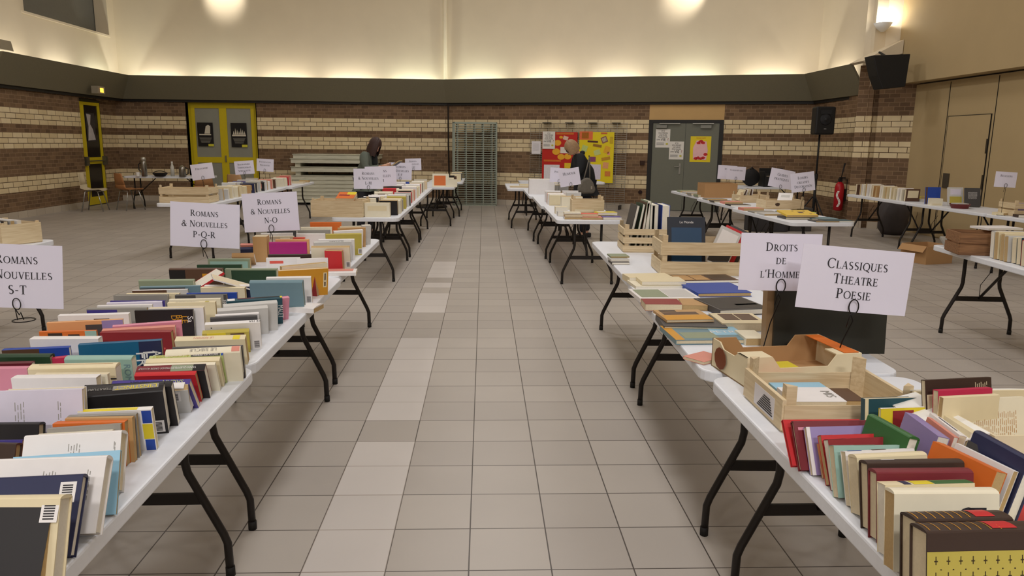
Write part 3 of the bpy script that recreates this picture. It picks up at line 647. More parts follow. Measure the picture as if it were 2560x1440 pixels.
crate('dark brown wooden crate on the right edge table', 3.8, 5.62, -.25, .34, .3, .16, 2, .012, mt=CRB, posth=0)
boxx('brown cardboard box beside the CUISINE & VINS sign', 3.66, 11.75, .05, .52, .34, .22, CARD, flaps=False)
boxx('low cardboard box behind the row of cream books', 6.72, 12.5, 0, .6, .28, .14, CARD, flaps=False)
o = boxx('torn cardboard box on the floor under the right edge tables', 5.98, 9.85, .3, .46, .42, .24, CARD, z=0)
# ================================================================ CHAIRS
CHR = M((176, 176, 172), .25, .9, name='chromed_tube')
def chair(label, x, y, rz, col):
    o = thing('shell_chair', label, 'chair', (x, y, 0), rz, 'moulded shell chairs at the back left')
    prof = [(-.22, .43), (-.18, .455), (-.05, .445), (.1, .44), (.18, .47), (.215, .56), (.235, .68), (.25, .78), (.255, .8)]
    n = 8; vs = []; fs = []
    for j, (y_, z_) in enumerate(prof):
        hw = .21 if j < 5 else .21-.018*(j-4)
        for i in range(n+1):
            u = i/n*2-1; vs.append((u*hw, y_-(.035*u*u if j > 4 else 0), z_+.025*u*u*(1 if j < 5 else 0)))
    m_ = len(prof)
    fs = [(j*(n+1)+i, j*(n+1)+i+1, (j+1)*(n+1)+i+1, (j+1)*(n+1)+i) for j in range(m_-1) for i in range(n)]
    for nm, a, c in (('seat', 0, 5), ('backrest', 4, m_-1)):
        f2 = [f for k, f in enumerate(fs) if a <= k//n < c and not (nm == 'backrest' and k//n < 5) and not (nm == 'seat' and k//n >= 5)]
        b = MB().add(vs, f2).build(nm, col, o, smooth=True); sm = b.modifiers.new('thickness', 'SOLIDIFY'); sm.thickness = .008
    for sx in (-1, 1):
        for yy, y2 in ((-.13, -.22), (.12, .2)):
            MB().tube([(sx*.1, yy*.6, .425), (sx*.16, yy, .41), (sx*.2, y2, 0)], .011, 8).build('leg', CHR, o, smooth=True)
    MB().tube([(-.16, -.13, .415), (.16, -.13, .415)], .01).tube([(-.16, .12, .415), (.16, .12, .415)], .01).build('seat_rail', CHR, o, smooth=True)
    return o
TANP = M((178, 122, 76), .4, name='tan_plastic'); CRP = M((214, 200, 170), .4, name='cream_plastic')
chair('cream shell chair before the narrow yellow door', -8.35, 16.5, PI/2+.15, CRP)
chair('tan shell chair at the left end of the refreshment table', -7.72, 16.75, 2.5, TANP)
chair('tan shell chair before the yellow door, left of the pair', -6.0, 16.5, PI+.3, M((168, 122, 80), .4))
chair('pale tan shell chair before the yellow door, right of the pair', -5.35, 16.8, PI-.2, M((190, 150, 106), .4))
# ================================================================ THINGS ON THE REFRESHMENT TABLE
STEEL = M((150, 146, 138), .28, .9, name='brushed_steel')
def onBK(px): p = aty(px, 440, 17.05); return p.x
o = thing('vacuum_flask', 'tall steel vacuum flask on the refreshment table', 'flask', (onBK(364), 17.0, TZ))
MB().lathe([(.06, 0), (.06, .3), (.05, .34)], 18).build('body', STEEL, o, smooth=True); MB().lathe([(.05, .34), (.05, .4), (.03, .42)], 16).build('lid', M((190, 186, 176), .3, .6), o, smooth=True)
MB().tube([(-.06, 0, .3), (-.11, 0, .26), (-.11, 0, .14), (-.06, 0, .1)], .012).build('handle', M((30, 28, 26), .5), o)
o = thing('water_bottle', 'clear plastic bottle standing on the refreshment table', 'bottle', (onBK(432), 17.05, TZ))
MB().lathe([(.04, 0), (.042, .2), (.018, .27), (.018, .3)], 14).build('body', M((196, 194, 184), .15, var=.05), o, smooth=True); MB().lathe([(.02, .3), (.02, .325)], 12).build('cap', WHITE, o)
o = thing('kettle', 'steel jug kettle at the right of the refreshment table', 'kettle', (onBK(459), 17.0, TZ))
MB().lathe([(.075, 0), (.07, .18), (.06, .22)], 16).build('body', STEEL, o, smooth=True); MB().lathe([(.06, .22), (.01, .25)], 14).build('lid', STEEL, o); MB().tube([(.07, 0, .2), (.13, 0, .17), (.12, 0, .06), (.075, 0, .04)], .012).build('handle', M((30, 28, 26), .5), o)
o = thing('basket', 'low black basket between flask and bottle', 'basket', (onBK(403), 17.0, TZ))
MB().lathe([(.1, 0), (.16, .07), (.15, .07), (.09, .012)], 18).build('bowl', M((26, 23, 22), .6), o); MB().tube([(.15*math.cos(a*.35), 0, .06+.06*math.sin(a*.35)) for a in range(10)], .008).build('handle', M((26, 23, 22), .6), o)
tag(MB().lathe([(.035, 0), (.045, .09), (.042, .09), (.033, .006)], 14, TR(rx=0)).build('paper_cup', WHITE, loc=(onBK(350), 16.95, TZ)), 'white paper cup left of the steel flask', 'cup')
# ================================================================ STACKED STAGE BOARDS, GRILLES, DISPLAY GRID
BRD = wood((206, 204, 184), (188, 186, 166), (.6, 3, 3), name='grey_painted_board')
zb = 0.06; BN = ['lowest', 'second', 'third', 'fourth', 'fifth', 'sixth', 'seventh', 'eighth', 'ninth', 'topmost']
for i, (th, gp, dx) in enumerate([(.093, 0, .01*(k % 3)) for k in range(7)]+[(.12, .085, 0), (.11, .085, 0), (.1, .003, .06)]):
    zb += gp
    o = thing('stage_board', ('%s grey stage board, counted from the floor, by the brick wall' if 0 < i < 9 else '%s grey stage board of the stack by the brick wall') % BN[i], 'board', (-3.62+dx, 18.85, zb), 0, 'stacked stage boards')
    MB().box(-1.0, 1.0, -.45, .45, 0, th-.012).build('frame', BRD, o); MB().box(-1.02, 1.02, -.47, .47, th-.012, th).build('deck', BRD, o)
    if gp > .05:
        for sx, sd in ((-.85, 'left'), (.85, 'right')): tag(MB().box(-.06, .06, -.4, .4, 0, gp).build('spacer_block', BRD, loc=(-3.62+sx, 18.85, zb-gp)), '%s wooden spacer block under the %s stage board' % (sd, BN[i]), 'block')
    zb += th
tag(MB().box(-.05, .05, -.4, .4, 0, .06).build('bearer', DARK, loc=(-4.4, 18.85, 0)), 'dark bearer under the left end of the stage board stack', 'bearer')
tag(MB().box(-.05, .05, -.4, .4, 0, .06).build('bearer', DARK, loc=(-2.8, 18.85, 0)), 'dark bearer under the right end of the stage board stack', 'bearer')
GRN = M((136, 142, 128), .45, .3, name='galvanised_green_grey')
def grille(label, i):
    o = thing('grille_panel', label, 'panel', (-.78+.02*i, 18.72-.06*i, 0), -.02*i, 'metal grille panels leaning on the wall')
    o.rotation_euler = (-.07, 0, 0)
    f = MB(); W_, H_ = 1.06, 2.02
    f.box(0, .03, -.012, .012, 0, H_); f.box(W_-.03, W_, -.012, .012, 0, H_); f.box(0, W_, -.012, .012, 0, .03); f.box(0, W_, -.012, .012, H_-.03, H_); f.build('frame', GRN, o)
    b = MB()
    for k in range(5): x = .21*k+.1; b.box(x-.008, x+.008, -.014, -.004, 0, H_)
    for k in range(36): z = .055*k+.05; b.box(.03, W_-.03, -.02, .012, z, z+.017)
    b.build('bars', GRN, o)
for i, l in enumerate(('metal grille panel at the back of the stack, next to the wall', 'metal grille panel in the middle of the leaning stack', 'front metal grille panel of the stack leaning by the black cable')): grille(l, i)
tag(MB().lathe([(.36, .0), (.38, .02), (.36, .05), (.2, .06), (.18, .0)], 28).build('cable_reel', M((30, 24, 22), .5), loc=(-1.25, 18.0, 0)), 'dark flat coil of cable on the floor before the grilles', 'cable')
# display grid with coloured boards
gx0, gz1 = onR(1328, 310); gx1, _ = onR(1572, 310)
o = thing('display_grid', 'chromed wire display grid carrying the red and yellow boards', 'display grid', A_+RD*gx0+RN*.12, rot=(0, 0, math.atan2(RD.y, RD.x)))
W_ = (gx1-gx0)/2
for s in (0, 1):
    b = MB(); x = s*(W_+.0)
    for k in range(6): xx = x+.02+(W_-.04)*k/5; b.box(xx-.004, xx+.004, -.004, .004, .1, 2.02)
    for k in range(39): z = .1+.05*k; b.box(x+.015, x+W_-.015, -.008, .0, z, z+.009)
    b.build('wire_panel', CHR, o)
MB().box(.1, .13, -.2, .2, 0, .1).box(2*W_-.13, 2*W_-.1, -.2, .2, 0, .1).box(W_-.02, W_+.02, -.2, .2, 0, .1).build('foot', LEGM, o)
hk = MB()
for k in range(4): hk.box(.32+.62*k*.9, .52+.62*k*.9, -.03, .1, 2.0, 2.02)
hk.build('hanger', BLKP, o)
def deco_r(o, w, h, items, px0, py0, px1, py1):
    for i, (cx, cy, sx, sy, col, rt) in enumerate(items):
        u = (cx-px0)/(px1-px0)-.5; v = .5-(cy-py0)/(py1-py0)
        MB().box(-sx*w/2, sx*w/2, -.0045, -.0015, -sy*h/2, sy*h/2, TR(u*w, 0, v*h, ry=rt)).build('pasted_cutting', M(col, .6, var=.15, scale=30), o)
rd = (1360, 330, 1444, 449)
o, w_, h_ = sheet_r('display_board', 'red display board with yellow discs on the wire grid', *rd, (190, 36, 26), .14, cat='board')
for cx, cy, s in ((1397, 357, .1), (1394, 379, .11), (1406, 392, .1), (1422, 391, .1), (1405, 343, .05), (1440, 395, .08)):
    u = (cx-rd[0])/84-.5; v = .5-(cy-rd[1])/119.
    MB().prism([(s*w_*1.05*math.cos(a*PI/6), s*h_*.62*math.sin(a*PI/6)) for a in range(12)], 0, .002, TR(u*w_, -.0035, v*h_, rx=PI/2)).build('yellow_disc', M((232, 170, 44), .6), o)
deco_r(o, w_, h_, [(1414, 375, .24, .13, (224, 216, 206), 0), (1384, 430, .45, .3, (226, 222, 226), 0), (1414, 334, .5, .04, (206, 110, 40), 0), (1385, 402, .5, .04, (206, 110, 40), 0), (1416, 345, .14, .08, (224, 190, 170), .3), (1422, 425, .18, .3, (226, 190, 40), 0)], *rd)
ye = (1452, 330, 1534, 457)
o, w_, h_ = sheet_r('display_board', 'yellow display board with many cuttings on the wire grid', *ye, (228, 206, 24), .14, cat='board')
deco_r(o, w_, h_, [(1468, 339, .38, .16, (226, 112, 66), 0), (1466, 339, .2, .12, (226, 190, 30), 0), (1511, 349, .17, .12, (140, 90, 90), -.4), (1511, 349, .12, .08, (216, 200, 160), -.4), (1495, 364, .25, .05, (150, 110, 40), .15), (1484, 354, .3, .035, (80, 40, 40), .05), (1465, 371, .16, .12, (190, 206, 120), .3), (1495, 381, .18, .1, (196, 206, 130), -.3), (1518, 374, .16, .14, (226, 170, 50), .3), (1485, 398, .17, .1, (140, 70, 110), 0), (1516, 396, .25, .06, (190, 140, 40), -.2), (1516, 413, .16, .12, (224, 160, 110), .1), (1521, 434, .16, .1, (214, 130, 60), 0), (1477, 427, .15, .27, (206, 206, 220), 0), (1494, 430, .26, .3, (214, 206, 222), 0), (1528, 350, .1, .13, (200, 170, 30), 0), (1510, 333, .18, .03, (206, 110, 50), 0), (1522, 383, .07, .06, (236, 150, 150), 0)], *ye)
o = sheet_r('notice', 'white notice with bold VIE on the wire grid left of the red board', 1361, 329, 1391, 372, (226, 222, 214), .16); blood_poster(*o)
o, w_, h_ = sheet_r('notice', 'small plain white notice at left of the wire grid', 1333, 353, 1355, 385, (226, 222, 226), .14)
t_ = MB()
for k in range(6): t_.box(-.35*w_, .3*w_, -.004, -.002, (.3-.1*k)*h_, (.31-.1*k)*h_)
t_.build('printed_text', INKG, o)
# ================================================================ AUDIO, EXTINGUISHER, BAGS
BK_ = M((28, 28, 29), .55, name='black_plastic'); BK2 = M((40, 40, 42), .8, bump=.3, scale=120, name='speaker_grille')
p = aty(2055, 302, 14.5)
o = thing('loudspeaker', 'black loudspeaker on the tripod stand before the brick wall', 'loudspeaker', (p.x, 14.5, p.z), 0)
MB().prism([(-.19, -.16), (.19, -.16), (.14, .17), (-.14, .17)], -.26, .26).build('cabinet', BK_, o, bevel=.03)
MB().lathe([(.11, 0), (.09, .012), (.03, .006), (.025, .02), (.0, .024)], 20, TR(0, -.162, .02, rx=PI/2)).build('woofer', BK2, o, smooth=True)
MB().box(-.1, .1, -.175, -.158, .12, .2).build('horn', BK2, o); MB().box(-.022, .022, -.168, -.158, -.16, -.15).build('badge', M((190, 190, 190), .4), o)
o = thing('speaker_stand', 'black tripod stand carrying the loudspeaker', 'stand', (p.x, 14.55, 0), .3)
MB().tube([(0, 0, .12), (0, 0, .95)], .026, 12).build('lower_pole', BK_, o, smooth=True); MB().tube([(0, 0, .95), (0, 0, p.z-.26)], .018, 12).build('upper_pole', BK_, o, smooth=True)
MB().lathe([(.035, .9), (.035, 1.0)], 12).build('collar', BK_, o)
for k in range(3):
    a = k*2*PI/3+.5; c, s = math.cos(a), math.sin(a)
    MB().tube([(.03*c, .03*s, .55), (.42*c, .42*s, .012)], .012, 8).tube([(.02*c, .02*s, .18), (.2*c, .2*s, .3)], .008, 6).build('leg', BK_, o, smooth=True)
p = aty(2212, 182, 13.2)
o = thing('wall_loudspeaker', 'black wedge loudspeaker fixed high on the brick pier', 'loudspeaker', (p.x, 13.2, p.z), 0)
MB().prism([(-.31, .27), (.33, .3), (.3, -.24), (-.09, -.28), (-.2, -.06)], -.16, .16, TR(rx=PI/2)).build('cabinet', BK_, o, bevel=.01)
MB().tube([(.05, .1, .28), (.05, .35, .38)], .02).build('bracket', BK_, o)
p = atx(2097, 490, 7.03)
o = thing('fire_extinguisher', 'red fire extinguisher with white curved band hung before the brick wall', 'fire extinguisher', (7.03, p.y, .27), .0)
EXR = M((180, 28, 38), .35, var=.05, name='red_enamel')
MB().lathe([(.055, 0), (.09, .02), (.09, .46), (.07, .53), (.03, .57)], 22).build('cylinder', EXR, o, smooth=True)
sw = MB()
for i in range(12):
    z0_ = .08+.026*i; a0 = -PI/2-.75+.9*math.sin(i*.55)*.35; vs = []
    for zz, aa in ((z0_, a0), (z0_, a0+.42), (z0_+.026, a0+.42), (z0_+.026, a0)): vs.append((.0915*math.cos(aa), .0915*math.sin(aa), zz))
    sw.add(vs, [(0, 1, 2, 3)])
sw.build('white_band', WHITE, o)
MB().box(.085, .125, -.06, .06, .2, .42).build('wall_bracket', BK_, o)
MB().box(-.03, .03, -.03, .03, .56, .63).box(-.02, .1, -.012, .012, .63, .66).build('valve', BK_, o)
MB().tube([(.0, -.02, .6), (.02, -.04, .78), (.05, -.03, .93)], [.01, .012, .02]).tube([(.02, -.02, .6), (.12, -.05, .62), (.13, -.06, .2)], .012).build('hose', BK_, o, smooth=True)
o['label'] = 'red fire extinguisher with white curved band hung before the brick wall'
o = thing('sling_bag', 'round black bag on the table right of the grey door', 'bag', (*aty(1876, 458, 15.0).xy, TZ), .2)
mb = MB(); mb.lathe([(.01, -.1), (.15, -.09), (.18, 0), (.15, .09), (.01, .1)], 18, TR(0, 0, .18, rx=PI/2)); mb.build('bag_body', M((26, 25, 26), .8, bump=.2), o, smooth=True)
MB().tube([(-.12, -.02, .28), (-.02, -.05, .38), (.1, -.03, .28)], .012).build('strap', BK_, o)
o = thing('crate_of_cables', 'black plastic crate of gear on the table right of the round bag', 'crate', (*aty(1932, 458, 15.0).xy, TZ), 0)
MB().box(-.24, .24, -.16, .16, 0, .012).box(-.24, .24, -.16, -.145, 0, .26).box(-.24, .24, .145, .16, 0, .36).box(-.24, -.225, -.16, .16, 0, .3).box(.225, .24, -.16, .16, 0, .3).build('crate_body', BK_, o, bevel=.01)
MB().box(-.2, -.1, -.165, -.16, .2, .22).box(.02, .08, -.165, -.16, .18, .2).box(-.05, 0, -.165, -.16, .22, .23).build('metal_fitting', CHR, o)
tag(MB().prism(rrect(.75, .4, .12), 0, .42).build('flight_case', M((58, 56, 58), .7), loc=(5.15, 13.3, 0), bevel=.02), 'rounded dark grey case on the floor behind the DECORATION sign', 'case')
tag(MB().box(-.2, .2, -.2, .2, 0, .42).build('amplifier', M((70, 66, 64), .6), loc=(5.75, 13.6, 0), bevel=.01), 'grey box on the floor between the speaker stand and the dark case', 'box')
o = thing('waste_bin', 'dark grey bin under the row of cream books by the pier', 'bin', (7.25, 13.05, 0))
MB().lathe([(.17, 0), (.24, .1), (.26, .6), (.245, .6), (.16, .02)], 20).build('bin_body', M((74, 68, 68), .7), o, smooth=True)
# hanging wall sconce, upper right
p = aty(2204, 66, 14.0)
o = thing('wall_uplighter', 'lit wall uplighter at upper right above the pier', 'lamp', (p.x, 14.12, p.z))
MB().lathe([(.03, -.1), (.1, -.04), (.16, .05), (.15, .05), (.08, -.02), (.02, -.06)], 20, TR(0, -.16, 0)).build('shade', WHITE, o, smooth=True)
MB().lathe([(.05, 0), (.05, .05), (.01, .07)], 12, TR(0, -.16, -.02)).build('bulb', emit((255, 240, 210), 40), o, smooth=True)
SCONCE = Vector((p.x, 13.97, p.z+.12))
# uplighter clipped by the left edge
o = thing('wall_uplighter', 'edge of a lit lamp shade at the far left above the ledge', 'lamp', tuple(atx(0, 118, -8.75)))
MB().prism([(-.2, -.05), (.2, -.05), (.14, .12), (-.14, .12)], 0, .12, TR(0, 0, 0, rz=PI/2, rx=PI/2)).build('shade', M((150, 140, 118), .6), o)
# ================================================================ BOOKS
PAL = {'white': (232, 228, 226), 'cream': (226, 212, 176), 'ivory': (232, 224, 200), 'tan': (190, 150, 100), 'black': (34, 31, 32), 'navy': (40, 44, 78), 'light blue': (150, 196, 220), 'steel blue': (112, 140, 150), 'blue': (40, 72, 160), 'teal': (34, 74, 86), 'aqua': (150, 182, 170), 'red': (196, 44, 48), 'coral': (222, 92, 80), 'dark red': (140, 40, 44), 'maroon': (118, 40, 48), 'burgundy': (96, 30, 40), 'crimson': (190, 44, 80), 'pink': (214, 140, 160), 'magenta': (176, 40, 124), 'salmon': (214, 140, 124), 'orange': (214, 110, 44), 'amber': (208, 148, 40), 'brown': (92, 66, 50), 'dark brown': (62, 46, 38), 'grey': (150, 146, 138), 'dark grey': (74, 72, 72), 'pale grey': (200, 198, 194), 'olive': (186, 170, 78), 'yellow': (224, 204, 50), 'green': (56, 104, 56), 'dark green': (40, 66, 44), 'pale green': (188, 200, 130), 'sage': (140, 150, 124), 'purple': (78, 66, 140), 'lilac': (150, 134, 182), 'violet': (64, 54, 130), 'peach': (222, 164, 112), 'lavender': (216, 210, 226)}
PAGE = M((218, 204, 174), .85, var=.1, scale=160, name='page_edges'); PAGEW = M((228, 222, 208), .85, var=.08, scale=160, name='white_page_edges'); PAGET = M((186, 158, 112), .85, var=.12, scale=160, name='tanned_page_edges')
def cm(col): return M(PAL[col] if isinstance(col, str) else col, .42, var=.05, scale=26)
def box6(mb, x0, x1, y0, y1, z0, z1): mb.box(x0, x1, y0, y1, z0, z1)
def book_geo(L, h, t, sp, hard):
    """cover and page block of a book standing on a long edge: near cover in the plane y=0"""
    c = .0028 if hard else .0012; e = .004 if hard else .001
    cv = MB(); cv.box(-L/2, L/2, 0, c, 0, h).box(-L/2, L/2, t-c, t, 0, h)
    px0, px1, pz0, pz1 = -L/2+e, L/2-e, e, h-e
    n = 6; bl = min(.007, t*.22) if hard or t > .03 else .0015
    if sp == 'u':
        arc = [(t/2-t/2*math.cos(PI*i/n), h-.001+bl*math.sin(PI*i/n)) for i in range(n+1)]
        vs = [(-L/2, y, z) for y, z in arc]+[(L/2, y, z) for y, z in arc]
        cv.add(vs, [tuple(range(n, -1, -1)), tuple(range(n+1, 2*n+2))]+[(i, i+1, n+2+i, n+1+i) for i in range(n)]+[(0, n+1, 2*n+1, n)]); pz1 = h-.001
    elif sp == 'd': cv.box(-L/2, L/2, c, t-c, 0, c); pz0 = c
    elif sp == 'l': cv.box(-L/2, -L/2+c, c, t-c, 0, h); px0 = -L/2+c
    elif sp == 'r': cv.box(L/2-c, L/2, c, t-c, 0, h); px1 = L/2-c
    pg = MB().box(px0, px1, c, t-c, pz0, pz1)
    return cv, pg
NB = {}
def book(L, h, t, col, pos, yaw=0, lean=0, sp='u', hard=False, deco=(), label='', group=None, name=None, page=None, simple=False, cat='book'):
    name = name or ('hardback_book' if hard else 'paperback_book')
    cv, pg = book_geo(L, h, t, sp, hard)
    page = page or (PAGE, PAGEW, PAGET)[int(abs(pos[0]*97+pos[1]*131)) % 3]
    if lean > 0 : pos = (pos[0], pos[1], pos[2]+t*math.sin(lean))
    if simple:
        cv.m(1); b = len(cv.v); cv.v += pg.v; cv.f += [tuple(b+i for i in f) for f in pg.f]; cv.mi += [1]*len(pg.f)
        o = cv.build(name, [cm(col), page]); o.location = pos; o.rotation_euler = (-lean, 0, yaw)
        return tag(o, label, cat, group)
    o = thing(name, label, cat, pos, group=group, rot=(-lean, 0, yaw))
    c = cv.build('cover', cm(col), o); pg.build('page_block', page, o)
    prints = {}; tl = []
    for d in deco:
        k = d[0]
        if k == 'q':     # patch on the near cover
            prints.setdefault(d[5], MB()).box((d[1]-.5)*L, (d[3]-.5)*L, -.0007, 0, d[2]*h, d[4]*h)
        elif k == 's':   # patch on the spine (top)
            bl = min(.007, t*.22) if hard or t > .03 else .0015
            mb = prints.setdefault(d[4] if len(d) < 6 else d[5], MB())
            n = 6; a0, a1 = (.12, .88) if len(d) < 6 else (d[3], d[4])
            for i in range(n):
                ys = []
                for u in (a0+(a1-a0)*i/n, a0+(a1-a0)*(i+1)/n):
                    th = math.acos(max(-1, min(1, 1-2*u))); ys.append((t*u, h-.0004+bl*math.sin(th)))
                mb.quad(((d[1]-.5)*L, *ys[0]), ((d[2]-.5)*L, *ys[0]), ((d[2]-.5)*L, *ys[1]), ((d[1]-.5)*L, *ys[1]))
        elif k == 'ln':  # lines of running text, set along the short side
            mb = prints.setdefault(d[6] if len(d) > 6 else 'grey', MB()); n = max(2, int((d[3]-d[1])*L/.0055))
            for i in range(n):
                u = d[1]+(d[3]-d[1])*i/n; v0 = d[2]+(d[4]-d[2])*(.04*((i*3) % 4) if i < n-1 else .4)
                for q in range(5):
                    a_ = v0+(d[4]-v0)*q/5; mb.box((u-.5)*L, (u-.5)*L+.0015, -.0005, 0, a_*h, (a_+(d[4]-v0)*(.12+.06*((i+q*2) % 3)/2))*h)
        elif k == 'bar':
            u, v = d[1], d[2]; prints.setdefault('white', MB()).box((u-.5)*L, (u-.5)*L+.03, -.0006, 0, v*h, v*h+.04)
            mb = prints.setdefault('ink', MB())
            for i in range(7): mb.box((u-.5)*L+.005, (u-.5)*L+.024, -.0009, 0, v*h+.005+.0045*i, v*h+.0075+.0045*i)
        elif k in 'TS': tl.append(d)
    for cc, mb in prints.items(): mb.build('cover_print', INK if cc == 'ink' else cm(cc), o)
    for d in tl:
        mt = INK if d[5] == 'ink' else cm(d[5])
        if d[0] == 'T': ftext(d[1], d[4], mt, o, ((d[2]-.5)*L, -.0012, d[3]*h), (PI/2, d[6], 0) if len(d) > 6 else (PI/2, 0, 0), sx=d[7] if len(d) > 7 else 1)
        else:
            bl = min(.007, t*.22) if hard or t > .03 else .0015
            ftext(d[1], d[4], mt, o, ((d[2]-.5)*L, d[3]*t, h+bl+.0006), (0, 0, d[6] if len(d) > 6 else 0), sx=d[7] if len(d) > 7 else 1)
    return o
R180 = PI
def desc(col, hard, kind=None):
    return '%s %s' % (col if isinstance(col, str) else 'patterned', kind or ('hardback' if hard else 'paperback'))
def row(entries, where, group, zt=TZ, hs=.84, lp=1, lm=1):
    """entries near -> far: (xl, yl, xr, yr) near top edge in the survey picture, height, lean in degrees, colour, options.
    Gives each book its own place on the table."""
    geo = []
    for e in entries:
        xl, yl, xr, yr, h, lean, col = e[:7]; op = e[7] if len(e) > 7 else {}
        h *= hs; lean *= lp if lean > 0 else lm
        ln = math.radians(lean); t0 = op.get('t', .025)
        Zt = zt+h*math.cos(ln)+(t0*math.sin(ln) if ln > 0 else 0)
        a, c = at(xl, yl, Zt), at(xr, yr, Zt); yaw = math.atan2(c.y-a.y, c.x-a.x); mid = (a+c)/2
        geo.append((mid, yaw, (c-a).length, h, ln, col, op))
    prev = []
    for i, (mid, yaw, L, h, ln, col, op) in enumerate(geo):
        def foot(l_): nx, ny = -math.sin(yaw), math.cos(yaw); return Vector((mid.x-nx*h*math.sin(l_), mid.y-ny*h*math.sin(l_), zt))
        for pm, pb, pl, pt, pL in prev:          # stand clear of the nearer neighbours at table level too
            if abs(pm.x-mid.x) < (pL+L)*.45 and mid.y-pm.y < .3:
                for _ in range(5):
                    if foot(ln).y-pb.y >= pt*1.02/max(.5, math.cos(ln)): break
                    ln -= math.radians(2)
        b = foot(ln)
        lim = .05
        for jx, g in enumerate(geo):
            dy = g[0].y-mid.y
            if jx != i and dy > .003 and abs(g[0].x-mid.x) < (g[2]+L)*.45: lim = min(lim, dy*math.cos(ln)*.97)
        t = max(.006, min(op.get('t', .05), lim))
        prev.append((mid, b, ln, t, L))
        hard = op.get('hard', False)
        lab = op.get('lab') or ('%s, %s from the front in %s' % (desc(op.get('c', col), hard), ORD[i+1], where))
        book(L, h, t, col, b, yaw, ln, op.get('sp', 'u'), hard, op.get('d', ()), lab, group, page=op.get('pg'))
def flat(xl, yl, xr, yr, depth, t, col, z=0.0, lab='', deco=(), sp='l', hard=False, name=None, group=None, page=None, cat='book'):
    zt = TZ+z+t+.001; a, c = at(xl, yl, zt), at(xr, yr, zt); yaw = math.atan2(c.y-a.y, c.x-a.x); mid = (a+c)/2
    return book((c-a).length, depth, t, col, (mid.x, mid.y, TZ+z+.001), yaw, PI/2, sp, hard, deco, lab, group, name, page, cat=cat)
TXT = lambda u0, u1, n=7: ('ln', u0, .15, u1, .85, n)
